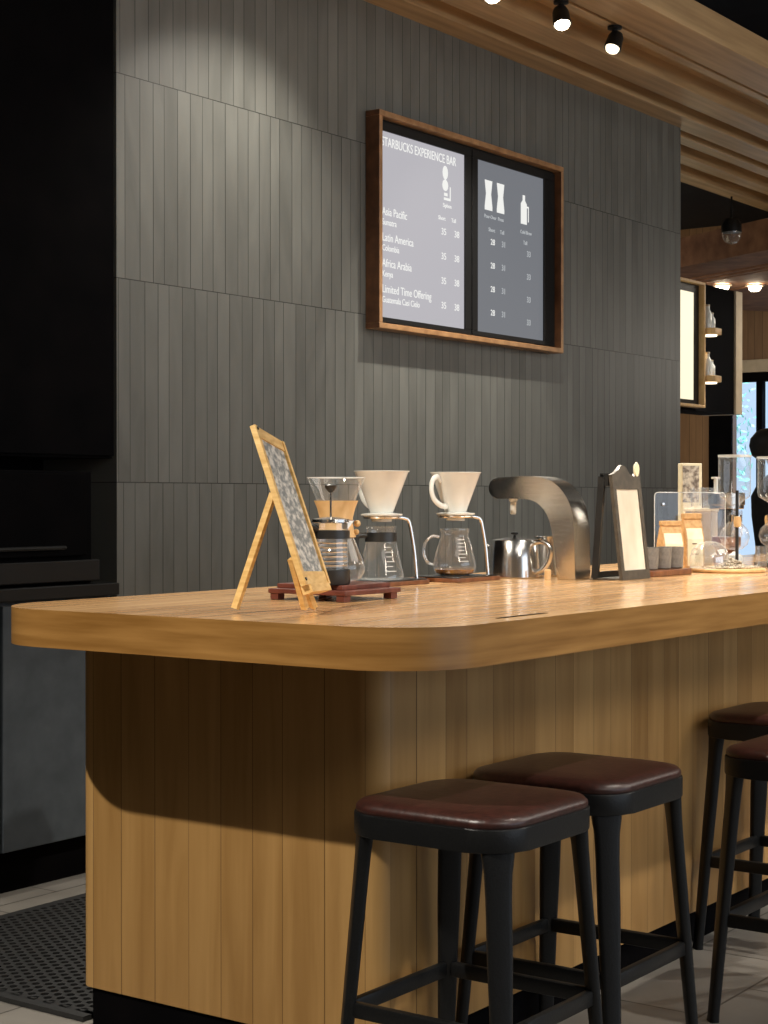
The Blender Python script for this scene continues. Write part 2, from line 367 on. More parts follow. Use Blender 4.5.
# ceiling soffit of long boards, edge by edge
ZS = 3.62
rows = [(3.59, 3.84, 0, .15), (3.87, 3.93, .005, .03), (4.14, 4.32, 0, .12), (4.45, 4.625, 0, .12), (4.71, 4.81, 0, .1), (4.97, 5.09, 0, .1), (5.24, 5.38, 0, .1)]
for i, (y0, y1, dz, hh) in enumerate(rows):
    bm = B(); x0 = 2.2 if i < 4 else 9.58
    box(bm, (x0, y0, ZS+dz), (18, y1, ZS+dz+hh), .004)
    struct('trim_%d' % (i+3), bm, M['soffit'], 0)
bm = B(); box(bm, (2.2, 3.62, ZS+.1), (18, 5.36, ZS+.14)); struct('trim_12', bm, M['soffit'], 0)
# far dropped ceiling of brown boards, and the black bulkhead that carries the second menu
bm = B()
P1 = Vector((12.63, 5.33)); d = Vector((.471, .882)); nrm = Vector((.882, -.471))
for k, (o0, o1, zz, th) in enumerate(((0, .5, 3.3, .25), (.53, .57, 3.29, .1), (.66, .70, 3.29, .1), (.79, 1.3, 3.3, .1), (1.33, 1.37, 3.29, .1), (1.42, 4.6, 3.31, .1))):
    a = P1-d*3.2+nrm*o0; b = P1+d*3.6+nrm*o0; c = P1+d*3.6+nrm*o1; e = P1-d*3.2+nrm*o1
    prism(bm, [tuple(a), tuple(e), tuple(c), tuple(b)], 2, zz, zz+th)
struct('trim_10', bm, M['far_ceiling_wood'], 0)
bm = B(); box(bm, (9.6, 5.9, 2.05), (13.28, 6.2, 3.08)); struct('wall_bulkhead', bm, M['black'], 0)
bm = B(); box(bm, (13.28, 5.88, 2.05), (13.41, 6.22, 3.08), .005); struct('trim_11', bm, M['cream_paint'], 0)

# ------------------------------------------------------------------ outdoors beyond the far window
bd = thing('office_building', 'pale blue office building across the street seen through the far window', 'building', (28, 3, 0))
bm = B(); box(bm, (0, -8, 0), (4, 4.2, 12)); obj('facade', bm, M['facade'], bd, 0)
for y in (-2.6, -1.2, .2, 1.6, 3.0):
    for z in (.8, 2.6, 4.4):
        bm = B(); box(bm, (-.04, y-.25, z), (.02, y+.25, z+1.0), .01); obj('window', bm, M['pane'], bd, 0)
bm = B(); box(bm, (18.3, -2, -.15), (40, 16, -.02)); g = struct('floor_street', bm, M['floor'], 0)
tr = thing('street_tree', 'pale green street tree outside the far window beside the dark column', 'tree', (24, 10.9, 0))
bm = B(); tube(bm, bez([(0, 0, -.02), (.05, .02, 1), (-.03, 0, 2.2), (.1, .1, 3.4)], 6), [.12-.0035*i for i in range(19)], 10); obj('trunk', bm, M['bark'], tr)
bm = B()
for i in range(1100):
    a = random.uniform(0, 6.28); zz = random.uniform(.9, 4.2); rr = random.uniform(.1, .62)*math.sin(max(.2, min(3, (zz-.6)*.8)))
    p = Vector((rr*math.cos(a), rr*math.sin(a), zz)); s = random.uniform(.04, .08)
    u = Vector((random.gauss(0, 1), random.gauss(0, 1), random.gauss(0, 1))).normalized(); v = u.orthogonal().normalized()
    vs = [bm.verts.new(p+q) for q in (u*s, v*s*.45, -u*s, -v*s*.45)]; bm.faces.new(vs)
obj('foliage', bm, M['leaf'], tr, 0)

# ------------------------------------------------------------------ back counter in the dark corner
def cabinet(x0, x1, label):
    t = thing('base_cabinet', label, 'cabinet', (x0, 4.38, 0), 0, None)
    w = x1-x0
    bm = B(); box(bm, (0, 0, .15), (w, .58, 1.0)); obj('body', bm, M['cab'], t, 0)
    bm = B(); box(bm, (0.002, .05, 0), (w-.002, .56, .149)); obj('toe_kick', bm, M['black'], t, 0)
    bm = B(); box(bm, (.004, -.022, .155), (w-.004, -.001, .985), .002); dr = obj('door', bm, M['cab'], t, 0)
    bm = B(); tube(bm, [(w-.3, -.022, .955), (w-.3, -.045, .955)], .004, 8); tube(bm, [(w-.16, -.022, .955), (w-.16, -.045, .955)], .004, 8)
    tube(bm, [(w-.33, -.047, .955), (w-.13, -.047, .955)], .006, 8); obj('handle', bm, M['blackmetal'], dr)
cabinet(2.9, 3.885, 'slate grey base cabinet at the left edge, under the dark back worktop')
cabinet(3.89, 4.42, 'slate grey base cabinet next to the tiled wall, half hidden by the bar')
bm = B(); box(bm, (2.8, 4.34, 1.001), (4.43, 4.97, 1.045), .004)
tag(obj('back_worktop', bm, M['blackmetal'], None, 0), 'dark worktop on the cabinets in the black corner', 'worktop')
t = thing('wall_oven', 'black built-in oven with glass front in the dark corner recess', 'oven', (3.13, 4.36, 1.046))
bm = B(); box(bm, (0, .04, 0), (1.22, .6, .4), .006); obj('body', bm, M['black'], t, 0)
bm = B(); box(bm, (.05, .015, .1), (1.17, .039, .39), .004); dr = obj('door', bm, M['black'], t, 0)
bm = B(); tube(bm, [(.2, -.002, .13), (1.05, -.002, .13)], .008, 8); tube(bm, [(.25, .015, .13), (.25, 0, .13)], .004); tube(bm, [(1.0, .015, .13), (1.0, 0, .13)], .004); obj('handle', bm, M['blackmetal'], dr)
bm = B(); box(bm, (0, .0, .01), (1.22, .039, .085), .004); obj('sill_panel', bm, M['blackmetal'], t, 0)
t = thing('wall_cabinet', 'tall black wall cabinet above the oven beside the tiled wall', 'cabinet', (2.9, 4.61, 1.5))
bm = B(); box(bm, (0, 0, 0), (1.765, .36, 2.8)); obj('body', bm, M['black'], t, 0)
for x in (0, .885): bm = B(); box(bm, (x+.005, -.02, .01), (x+.87, -.001, 2.79), .002); obj('door', bm, M['black'], t, 0)

# rubber mat with its holes, in the aisle
bm = B(); px, py = .036, .031
nx, ny = int(1.45/px), int(.95/py)
vc = {}
def V(x, y, z):
    k = (round(x, 5), round(y, 5), z)
    if k not in vc: vc[k] = bm.verts.new((x, y, z))
    return vc[k]
for j in range(ny):
    for i in range(nx):
        x = i*px+(px/2 if j % 2 else 0); y = j*py
        O = [V(x, y, .014), V(x+px/2, y, .014), V(x+px, y, .014), V(x+px, y+py, .014), V(x+px/2, y+py, .014), V(x, y+py, .014)]
        cx, cy = x+px/2, y+py/2
        I = [(cx-.012, cy-.006), (cx, cy-.0125), (cx+.012, cy-.006), (cx+.012, cy+.006), (cx, cy+.0125), (cx-.012, cy+.006)]
        T = [bm.verts.new((a, b, .014)) for a, b in I]; D = [bm.verts.new((a, b, .001)) for a, b in I]
        for k in range(6):
            q = (k+1) % 6
            bm.faces.new((O[k], O[q], T[q], T[k])); bm.faces.new((T[k], T[q], D[q], D[k]))
        bm.faces.new(D[::-1])
for x0, x1, y0, y1 in ((-.03, 0.018, -.03, ny*py+.03), (nx*px, nx*px+.05, -.03, ny*py+.03), (0, nx*px, -.03, 0), (0, nx*px, ny*py, ny*py+.03)):
    v = [bm.verts.new(c) for c in ((x0, y0, .014), (x1, y0, .014), (x1, y1, .014), (x0, y1, .014))]; bm.faces.new(v)
    w = [bm.verts.new((c.co.x, c.co.y, .001)) for c in v]
    for k in range(4): bm.faces.new((v[k], v[(k+1) % 4], w[(k+1) % 4], w[k]))
o = obj('floor_mat', bm, M['rubber'], None, 0); o.location = (3.13, 3.2, 0)
tag(o, 'black perforated rubber mat on the floor left of the wooden bar', 'mat')

# ------------------------------------------------------------------ the wooden bar
XB, YB, YR = 3.09, 2.22, 3.17
t = thing('bar_counter', 'bar base clad in vertical wooden planks under the thick countertop', 'bar counter', (XB, YB, 0))
bm = B(); prism(bm, [(x-XB, y-YB) for x, y in rrect(XB, YB, 8.3, YR, [.06, .02, .02, .035])], 2, .1, 1.004); o = obj('plank_cladding', bm, M['base_planks'], t)
bm = B(); prism(bm, [(x-XB, y-YB) for x, y in rrect(XB+.008, YB+.02, 8.27, YR-.02, [.05, .02, .02, .03])], 2, 0, .1); obj('plinth', bm, M['black'], t, label='black recessed plinth')
XC, YC, ZB, ZT = 2.73, 1.86, 1.005, 1.092
bm = B(); prism(bm, [(x-XC, y-YC) for x, y in rrect(XC, YC, 8.4, 3.15, [.2, .02, .02, .2], 16)], 2, 0, ZT-ZB, .004)
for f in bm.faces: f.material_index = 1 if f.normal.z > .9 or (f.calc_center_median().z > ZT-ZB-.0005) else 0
o = obj('countertop', bm, [M['slab_edge'], M['slab_top']], None, 30); o.location = (XC, YC, ZB)
tag(o, 'thick light wooden countertop with rounded corners lying on the plank bar', 'countertop')
# small dark slot (inlay) in the top near the front edge
bm = B(); box(bm, (0, 0, 0), (.21, .009, .0012)); o = obj('cable_slot', bm, M['black'], None, 0); o.location = (3.10, 1.915, ZT)
tag(o, 'thin dark strip inlaid in the countertop along its front edge', 'strip')

# ------------------------------------------------------------------ stools
def make_stool(label, s=.42, h=.712, kx=1):
    t = thing('bar_stool', label, 'stool', (0, 0, 0), 0)
    a = s/2
    bm = B()
    P = lambda q, r: rrect(-q, -q, q, q, r, 8)
    lay = [(a-.006, .09, h-.03), (a-.003, .092, h-.024), (a-.004, .092, h-.016), (a-.012, .086, h-.008), (a-.04, .07, h-.002), (a-.1, .04, h)]
    rings = [[bm.verts.new((x, y, z)) for x, y in P(q, r)] for q, r, z in lay]
    for A_, B_ in zip(rings, rings[1:]):
        for i in range(len(A_)): bm.faces.new((A_[i], A_[(i+1) % len(A_)], B_[(i+1) % len(A_)], B_[i]))
    bm.faces.new(rings[-1]); bm.faces.new(rings[0][::-1])
    obj('seat_cushion', bm, M['leather'], t, 60)
    bm = B()
    prism(bm, P(a, .095), 2, h-.078, h-.029, .004)
    obj('seat_frame', bm, M['blackmetal'], t, 40)
    sp = .042*kx
    zr = .262; 
    def corner(sx, sy, z):   # centre line of a leg at height z
        k = (h-.07-z)/(h-.07); q = a-.044+sp*k
        return Vector((sx*q, sy*q, z))
    for sx, sy in ((-1, -1), (1, -1), (1, 1), (-1, 1)):
        bm = B(); rings = []
        for z, w, d_ in ((h-.06, .07, .03), (h-.085, .068, .03), (h-.12, .058, .029), (h-.17, .054, .028), (h-.3, .052, .027), (.3, .046, .026), (.02, .036, .024), (0, .038, .026)):
            c = corner(sx, sy, z); an = math.atan2(sy, sx)     # plate-like leg: thin outwards, wide across the corner
            rings.append([bm.verts.new((c.x+x*math.cos(an)-y*math.sin(an), c.y+x*math.sin(an)+y*math.cos(an), z)) for x, y in rrect(-d_/2, -w/2, d_/2, w/2, d_*.35, 3)])
        for A_, B_ in zip(rings, rings[1:]):
            for i in range(len(A_)): bm.faces.new((A_[i], A_[(i+1) % len(A_)], B_[(i+1) % len(A_)], B_[i]))
        bm.faces.new(rings[-1]); bm.faces.new(rings[0])
        obj('leg', bm, M['blackmetal'], t, 40)
    cs = [corner(x, y, zr) for x, y in ((-1, -1), (1, -1), (1, 1), (-1, 1))]
    for i in range(4):
        bm = B(); p, q = cs[i], cs[(i+1) % 4]; dd = (q-p).normalized()
        beam(bm, p+dd*.014, q-dd*.014, .02, .034, bev=.005); obj('footrest_bar', bm, M['blackmetal'], t, 40)
    return t
st = make_stool('nearest black bar stool with brown leather seat, at the front corner of the bar')
st.location = (3.09, 1.975, 0); st['group'] = 'stools along the bar'
dup(st, (3.58, 1.99, 0), 0, 'black bar stool with brown leather seat, second from the bar corner, wholly in view')
dup(st, (4.89, 1.985, 0), 0, 'farthest dark stool, in shadow against the planks at the right edge')
dup(st, (4.262, 1.648, 0), 0, 'stool cut by the right edge, brown seat showing below the farthest stool')

# ------------------------------------------------------------------ menu boards
def text(body, size, x, y, z, m, parent, name='menu_text', align='LEFT', rot=(R(90), 0, 0), ext=.0006, xs=1):
    cu = bpy.data.curves.new(name, 'FONT'); cu.body = body; cu.size = size; cu.align_x = align; cu.extrude = ext
    o = bpy.data.objects.new(name, cu); C.objects.link(o)
    dg = bpy.context.evaluated_depsgraph_get(); me = bpy.data.meshes.new_from_object(o.evaluated_get(dg))
    bpy.data.objects.remove(o); me.materials.clear(); me.materials.append(m)
    k = bpy.data.objects.new(name, me); C.objects.link(k); k.location = (x, y, z); k.rotation_euler = rot; k.scale = (xs, 1, 1)
    k.parent = parent
    return k
MX, MZ = 6.284, 2.125; MW, MH = 1.69, .995
t = thing('menu_board', 'large wood framed menu board with two lit screens on the tiled wall', 'menu board', (MX, YW, MZ))
bm = B(); F = -.08; r = .026
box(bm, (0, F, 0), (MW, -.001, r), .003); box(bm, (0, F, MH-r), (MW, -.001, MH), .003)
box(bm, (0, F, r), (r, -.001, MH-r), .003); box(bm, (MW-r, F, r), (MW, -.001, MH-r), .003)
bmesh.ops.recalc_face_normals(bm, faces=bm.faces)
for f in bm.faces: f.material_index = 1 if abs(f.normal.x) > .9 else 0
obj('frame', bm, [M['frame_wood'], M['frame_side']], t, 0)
bm = B(); box(bm, (r, -.03, r), (MW-r, -.002, MH-r)); obj('back_panel', bm, M['blackmetal'], t, 0)
for (x0, x1) in ((.03, .83), (.84, 1.655)):
    bm = B()
    y0, y1, y2, y3 = .035, .058, .915, .955
    box(bm, (x0, -.045, y0), (x1, -.03, y1), .002); box(bm, (x0, -.045, y2), (x1, -.03, y3), .002)
    a0 = .04 if x0 < .5 else .89; a1 = .775 if x0 < .5 else 1.545
    box(bm, (x0, -.045, y1), (a0, -.03, y2), .002); box(bm, (a1, -.045, y1), (x1, -.03, y2), .002)
    obj('screen_bezel', bm, M['blackmetal'], t, 0)
sa = B(); box(sa, (.04, -.036, .058), (.775, -.031, .915)); sa = obj('screen', sa, M['screen_a'], t, 0, 'left screen with drink names, brighter by a reflection put into its glow')
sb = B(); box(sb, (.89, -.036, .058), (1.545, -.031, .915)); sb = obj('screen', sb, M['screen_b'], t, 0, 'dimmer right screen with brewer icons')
yt = -.0375
text('STARBUCKS EXPERIENCE BAR', .06, .075, yt,   .848, M['txt'], sa, xs=.78)
for k, (a_, b_) in enumerate((('Asia Pacific', 'Sumatra'), ('Latin America', 'Colombia'), ('Africa Arabia', 'Kenya'), ('Limited Time Offering', 'Guatemala Casi Cielo'))):
    z = .53-k*.119
    text(a_, .053, .08, yt, z, M['txt'], sa, xs=.85); text(b_, .041, .08, yt, z-.045, M['txt'], sa, xs=.85)
    for x, s_ in ((.57, '35'), (.685, '38')): text(s_, .046, x, yt, z-.03, M['txt'], sa)
    for x, s_ in ((1.02, '28'), (1.125, '31'), (1.375, '33')): text(s_, .042, x, yt, z-.025-(.02 if x > 1.3 else 0), M['txt'] if x < 1.1 else M['txt_dim'], sb)
text('Siphon', .028, .585, yt, .635, M['txt'], sa)
for x, s_ in ((.545, 'Short'), (.66, 'Tall')): text(s_, .028, x, yt, .57, M['txt'], sa)
for x, s_ in ((.96, 'Pour-Over'), (1.09, 'Press'), (1.31, 'Cold Brew')): text(s_, .026, x, yt, .635 if x < 1.2 else .60, M['txt_dim'], sb)
for x, s_ in ((1.0, 'Short'), (1.11, 'Tall'), (1.34, 'Tall')): text(s_, .028, x, yt, .57 if x < 1.2 else .545, M['txt_dim'], sb)
def icon(kind, x, z, h, parent, m):
    bm = B()
    if kind == 'siphon':
        prism(bm, [(x+.024*math.cos(a/12*6.283), z+h*.78+.034*math.sin(a/12*6.283)) for a in range(12)], 1, yt-.0006, yt)
        prism(bm, [(x+.026*math.cos(a/12*6.283), z+h*.42+.028*math.sin(a/12*6.283)) for a in range(12)], 1, yt-.0006, yt)
        box(bm, (x-.006, yt-.0006, z+h*.55), (x+.006, yt, z+h*.65)); box(bm, (x+.04, yt-.0006, z), (x+.048, yt, z+h*.4))
        box(bm, (x-.012, yt-.0006, z), (x+.048, yt, z+.012)); box(bm, (x-.01, yt-.0006, z+.02), (x+.02, yt, z+.035))
    elif kind == 'hour':
        prism(bm, [(x-.036, z), (x+.036, z), (x+.036, z+h*.12), (x+.024, z+h*.55), (x+.036, z+h), (x-.036, z+h), (x-.024, z+h*.55), (x-.036, z+h*.12)], 1, yt-.0006, yt)
    else:
        prism(bm, [(x-.03, z), (x+.03, z), (x+.03, z+h*.7), (x+.012, z+h*.82), (x+.012, z+h), (x-.012, z+h), (x-.012, z+h*.82), (x-.03, z+h*.7)], 1, yt-.0006, yt)
        box(bm, (x+.042, yt-.0006, z+h*.1), (x+.05, yt, z+h*.6)); box(bm, (x+.03, yt-.0006, z+h*.58), (x+.05, yt, z+h*.64))
    obj('brewer_icon', bm, m, parent, 0)
icon('siphon', .605, .67, .17, sa, M['txt']); icon('hour', 1.0, .675, .15, sb, M['txt']); icon('hour', 1.115, .675, .15, sb, M['txt'])
icon('bottle', 1.345, .65, .15, sb, M['txt'])

t = thing('menu_board', 'far menu board with glowing cream screen, half hidden behind the tiled wall', 'menu board', (10.866, 5.9, 2.07))
bm = B(); W2, H2 = 1.69, 1.0; r = .022; F = -.08
box(bm, (0, F, 0), (W2, -.001, r), .003); box(bm, (0, F, H2-r), (W2, -.001, H2), .003)
box(bm, (0, F, r), (r, -.001, H2-r), .003); box(bm, (W2-r, F, r), (W2, -.001, H2-r), .003)
obj('frame', bm, M['pale_wood'], t, 0)
bm = B(); box(bm, (r, -.03, r), (W2-r, -.002, H2-r)); obj('back_panel', bm, M['blackmetal'], t, 0)
bm = B(); box(bm, (.06, -.04, .06), (1.55, -.031, H2-.09)); obj('screen', bm, M['screen_c'], t, 0)
for z, lab in ((2.66, 'upper small lit wooden shelf beside the far menu board'), (2.28, 'lower small lit wooden shelf beside the far menu board')):
    t = thing('display_shelf', lab, 'shelf', (12.565, 5.9, z), 0, 'lit shelves by the far menu')
    bm = B(); prism(bm, rrect(0, -.15, .17, -.001, [.04, .04, 0, 0], 5), 2, 0, .05, .004); obj('board', bm, M['pale_wood'], t)
    bm = B(); lathe(bm, [(0, -.012), (.05, -.012), (.055, 0), (0, 0)], 20, (.07, -.085, -.001)); obj('puck_light', bm, M['bulb_dim'], t)
    dl = spot('shelf_lamp_light', (12.635, 5.815, z-.03), (12.635, 5.815, 0), 4, 120, .6, .03)
    up = 'upper' if z > 2.5 else 'lower'
    for k, (x, hh) in enumerate(((.045, .19), (.115, .13))):
        b_ = thing('display_jar', ('taller' if k == 0 else 'shorter')+' clear jar on the %s lit shelf by the far menu' % up, 'jar', (12.565+x, 5.9-.07, z+.051), 0, 'jars on the lit shelves')
        bm = B(); lathe(bm, [(0, 0), (.032, 0), (.034, .01), (.034, hh*.6), (.018, hh*.8), (.018, hh*.92)], 20); obj('body', bm, M['glass_rim'], b_)
        bm = B(); lathe(bm, [(0, hh*.925), (.02, hh*.925), (.02, hh), (0, hh)], 20); obj('stopper', bm, M['cream_paint'], b_)

# ------------------------------------------------------------------ ceiling spotlights
def make_spot(label, loc, target, lens='bulb', cat='spotlight', group='ceiling spotlights over the bar', aim=None):
    t = thing('ceiling_spotlight', label, cat, loc, 0, group)
    bm = B(); lathe(bm, [(0, 0), (.035, 0), (.035, -.012), (.014, -.016), (.014, -.035), (0, -.035)], 20); obj('ceiling_mount', bm, M['blackmetal'], t)
    dd = (Vector(target)-Vector(loc)).normalized()
    if aim: dd = Vector(aim).normalized()
    q = dd.to_track_quat('-Z', 'Y').to_matrix().to_4x4()
    bm = B(); lathe(bm, [(0, .045), (.03, .04), (.038, .02), (.042, -.045), (.039, -.047), (.036, -.04), (0, -.035)], 24)
    bm.transform(Matrix.Translation((0, 0, -.07)) @ q); obj('lamp_head', bm, M['blackmetal'], t)
    bm = B(); lathe(bm, [(0, -.036), (.034, -.041), (.03, -.055), (.016, -.066), (0, -.07)], 24)
    bm.transform(Matrix.Translation((0, 0, -.07)) @ q); obj('lens', bm, M[lens], t)
    return Vector(loc)+Vector((0, 0, -.07))+dd*.082
YS = 3.87
p = make_spot('ceiling spotlight at the top edge, leftmost of the three over the menu board', (6.2, YS, 3.60), (5.6, 2.9, 1.1)); spot('bar_spot_light', p, (5.7, 2.8, 1.1), 130, 70, .6)
p = make_spot('glowing black ceiling spotlight, middle of the three under the wooden soffit', (6.80, YS, 3.62), (6.5, 3.2, 1.1), aim=(-.25, -.3, -1)); spot('bar_spot_light', p, (7.0, 4.5, 1.9), 190, 75, .8)
p = make_spot('tilted black ceiling spotlight, rightmost of the three under the wooden soffit', (7.32, YS, 3.62), (8.0, 4.3, 1.6), 'bulb_dim', aim=(-.5, .05, -1)); spot('bar_spot_light', p, (6.6, 2.7, 1.1), 130, 70, .6)
# the rest of the same lamp rows, out of the frame, as lights
spot('bar_spot_light', (.75, 2.75, 3.45), (3.3, 2.6, .9), 440, 52, .35, .025)
spot('bar_spot_light', (4.3, .62, 3.5), (4.3, 2.3, .4), 200, 62, .6, .03)
spot('bar_spot_light', (6.2, .62, 3.5), (6.0, 2.3, .4), 190, 62, .6, .03)
spot('bar_spot_light', (4.6, YS, 3.45), (4.3, 2.9, 1.1), 165, 70, .6)
spot('wall_wash_light', (5.5, 3.87, 3.45), (5.3, 4.6, 2.2), 66, 95, .9, .05)
spot('bar_spot_light', (5.4, YS, 3.45), (5.2, 2.7, 1.1), 170, 70, .6)
for lab, loc in (('glowing downlight left of two in the far brown ceiling', (14.40, 6.51, 3.29)), ('glowing downlight right of two in the far brown ceiling', (14.57, 6.27, 3.29))):
    t = thing('ceiling_downlight', lab, 'downlight', (loc[0], loc[1], loc[2]-.0005), 0, 'far room downlights')
    bm = B(); lathe(bm, [(.06, 0), (.085, 0), (.085, -.008), (.06, -.012)], 28, close=True); obj('trim_ring', bm, M['cream_paint'], t)
    bm = B(); lathe(bm, [(0, -.001), (.058, -.001), (.056, -.03), (.04, -.052), (0, -.06)], 28); obj('lens', bm, M['bulb'], t)
    spot('far_spot_light', (loc[0], loc[1], loc[2]-.08), (loc[0], loc[1], 0), 30, 100, .7)
# dome camera
t = thing('dome_lamp', 'dark dome lamp hanging from the black ceiling above the far menu', 'ceiling lamp', (11.95, 5.33, 4.45))
bm = B(); tube(bm, [(0, 0, 0), (0, 0, -1.0)], .008, 8); obj('rod', bm, M['blackmetal'], t)
bm = B(); lathe(bm, [(0, -.99), (.05, -1.0), (.075, -1.04), (.075, -1.1), (0, -1.1)], 24); obj('housing', bm, M['blackmetal'], t)
bm = B(); lathe(bm, [(.073, -1.1), (.068, -1.14), (.045, -1.175), (0, -1.19)], 24); obj('dome', bm, M['glass'], t)

# wall outlet
t = thing('wall_switch', 'small dark wall plate with white buttons behind the black sign', 'switch', (8.74, YW, 1.17))
bm = B(); box(bm, (0, -.012, 0), (.09, -.001, .13), .003); obj('plate', bm, M['blackmetal'], t)
for z in (.03, .08): bm = B(); box(bm, (.05, -.018, z), (.075, -.0125, z+.03), .002); obj('button', bm, M['white_mark'], t)

# ------------------------------------------------------------------ things on the countertop
Z = ZT+.0005
# easel with the little chalkboard
t = thing('tabletop_easel', 'small pine easel holding a chalk menu, leaning left on the counter', 'easel', (2.95, 2.42, Z))
o_ = Vector((2.95, 2.42, Z+.0))
A_ = Vector((2.925, 2.447, 1.515))-o_; B_ = Vector((3.172, 2.562, 1.484))-o_; C_ = Vector((2.927, 2.303, 1.160))-o_; D_ = Vector((3.176, 2.426, 1.150))-o_
n_ = (B_-A_).cross(C_-A_).normalized()
if n_.x < 0: n_ = -n_
def qp(u, v): return (A_*(1-u)+B_*u)*(1-v)+(C_*(1-u)+D_*u)*v
def slabq(bm, u0, u1, v0, v1, d0, d1):
    vs = [bm.verts.new(qp(u, v)+n_*d) for d in (d0, d1) for u, v in ((u0, v0), (u1, v0), (u1, v1), (u0, v1))]
    for q in ((3, 2, 1, 0), (4, 5, 6, 7), (0, 1, 5, 4), (1, 2, 6, 5), (2, 3, 7, 6), (3, 0, 4, 7)): bm.faces.new([vs[k] for k in q])
bm = B(); slabq(bm, 0, .08, 0, 1, -.013, 0); slabq(bm, .93, 1, 0, 1, -.013, 0)
slabq(bm, .08, .93, 0, .07, -.012, -.002); slabq(bm, .08, .93, .915, 1, -.012, -.002)
obj('board_frame', bm, M['easel'], t, 0)
bm = B(); slabq(bm, .08, .93, .07, .915, -.01, -.006); obj('chalkboard', bm, M['chalk'], t, 0, label='grey chalkboard with faded writing')
bm = B(); slabq(bm, .04, .8, 1.001, 1.05, -.016, .008); obj('ledge', bm, M['easel'], t, 0)
bm = B(); f1 = Vector((3.003, 2.366, Z))-o_; beam(bm, qp(.12, .82)-n_*.021, f1+Vector((0, 0, .009)), .014, .012, up=(1, 0, 0)); obj('leg', bm, M['easel'], t, 0)
bm = B(); f2 = Vector((3.062, 2.388, Z))-o_; beam(bm, qp(.3, .95)-n_*.021, f2+Vector((0, 0, .009)), .016, .012, up=(1, 0, 0)); obj('leg', bm, M['easel'], t, 0)
bm = B(); f3 = Vector((2.908, 2.491, Z))-o_; beam(bm, qp(.25, .40)-n_*.022, f3+Vector((0, 0, .009)), .016, .011, up=(1, 0, 0)); obj('leg', bm, M['easel'], t, 0)
for u, v in ((.045, .02), (.045, .965)):
    bm = B(); p = qp(u, v); tube(bm, [p-n_*.001, p+n_*.003], .004, 8); obj('screw', bm, M['blackmetal'], t)

# red wood tray on feet
t = thing('serving_tray', 'dark red wooden tray on feet beside the easel, under the press', 'tray', (3.342, 2.508, Z))
bm = B(); box(bm, (0, 0, .016), (.24, .245, .028), .002); obj('tray_board', bm, M['redwood'], t, 0)
bm = B(); box(bm, (.03, .03, .0281), (.235, .24, .04), .002); obj('upper_board', bm, M['redwood'], t, 0)
for x, y in ((.0, .005), (.2, .005), (.2, .215), (.0, .215)): bm = B(); box(bm, (x+.003, y, 0), (x+.03, y+.025, .016), .001); obj('foot', bm, M['redwood'], t, 0)

# french press
t = thing('french_press', 'glass french press with black handle and base on the red tray', 'coffee press', (3.394, 2.592, Z+.0405), R(165))
t.scale = (1, 1, .93)
Rp = .043
bm = B(); lathe(bm, [(0, 0), (Rp+.004, 0), (Rp+.006, .004), (Rp+.006, .04), (Rp+.003, .042), (Rp+.002, .036), (0, .036)], 36); obj('base_cup', bm, M['plastic'], t)
bm = B(); lathe(bm, [(0, .038), (Rp, .04), (Rp, .168)], 36); obj('glass_beaker', bm, M['glass'], t)
bm = B(); lathe(bm, [(Rp+.001, .124), (Rp+.005, .124), (Rp+.005, .146), (Rp+.001, .146)], 36, close=True); obj('band', bm, M['plastic'], t)
bm = B()
path = bez([(Rp+.003, 0, .15), (Rp+.025, 0, .16), (Rp+.038, 0, .14), (Rp+.036, 0, .08), (Rp+.03, 0, .025), (Rp+.003, 0, .015)], 6)
tube(bm, path, .011, 10); obj('handle', bm, M['plastic'], t)
bm = B(); lathe(bm, [(0, .183), (.02, .182), (Rp+.004, .176), (Rp+.005, .168), (Rp-.002, .166), (0, .17)], 36); obj('lid', bm, M['chrome'], t)
bm = B(); tube(bm, [(0, 0, .18), (0, 0, .258)], .0025, 8); obj('plunger_rod', bm, M['chrome'], t)
bm = B(); lathe(bm, [(0, .247), (.005, .248), (.014, .26), (.016, .267), (.012, .27), (0, .271)], 20); obj('plunger_knob', bm, M['plastic'], t)
bm = B(); prism(bm, [(-Rp-.001, .168), (-Rp-.022, .172), (-Rp-.001, .148)], 1, -.012, .012); obj('spout', bm, M['glass_rim'], t)
bm = B()
for k in range(6): lathe(bm, [(Rp-.002, .05+k*.012), (Rp-.0015, .053+k*.012), (Rp-.003, .053+k*.012)], 36, close=True)
obj('plunger_coil', bm, M['chrome'], t)

# hourglass brewer with wooden collar
t = thing('hourglass_brewer', 'hourglass glass brewer with pale wooden collar tied by a cord', 'coffee brewer', (3.522, 2.712, Z+.0405))
t.location = (3.552, 2.695, Z+.0405)
bm = B(); lathe(bm, [(0, 0), (.05, 0), (.064, .006), (.074, .02), (.076, .035), (.070, .055), (.052, .1), (.036, .135), (.031, .155), (.036, .18), (.05, .21), (.066, .245), (.075, .268), (.0755, .27)], 48); g_ = obj('glass_body', bm, M['glass'], t)
bm = B(); tube(bm, [(.0755*math.cos(a/36*6.2832), .0755*math.sin(a/36*6.2832), .27) for a in range(36)], .0014, 6, True); obj('rim', bm, M['glass_rim'], g_)
bm = B(); lathe(bm, [(.058, .21), (.050, .19), (.044, .165), (.044, .15), (.048, .125), (.052, .115), (.049, .114), (.04, .15), (.041, .165), (.055, .21)], 48, close=True); obj('wooden_collar', bm, M['pale_wood'], t)
bm = B(); tube(bm, [(.0455*math.cos(a/36*6.2832), .0455*math.sin(a/36*6.2832), .158) for a in range(36)], .0022, 6, True); obj('cord', bm, M['walnut'], t)
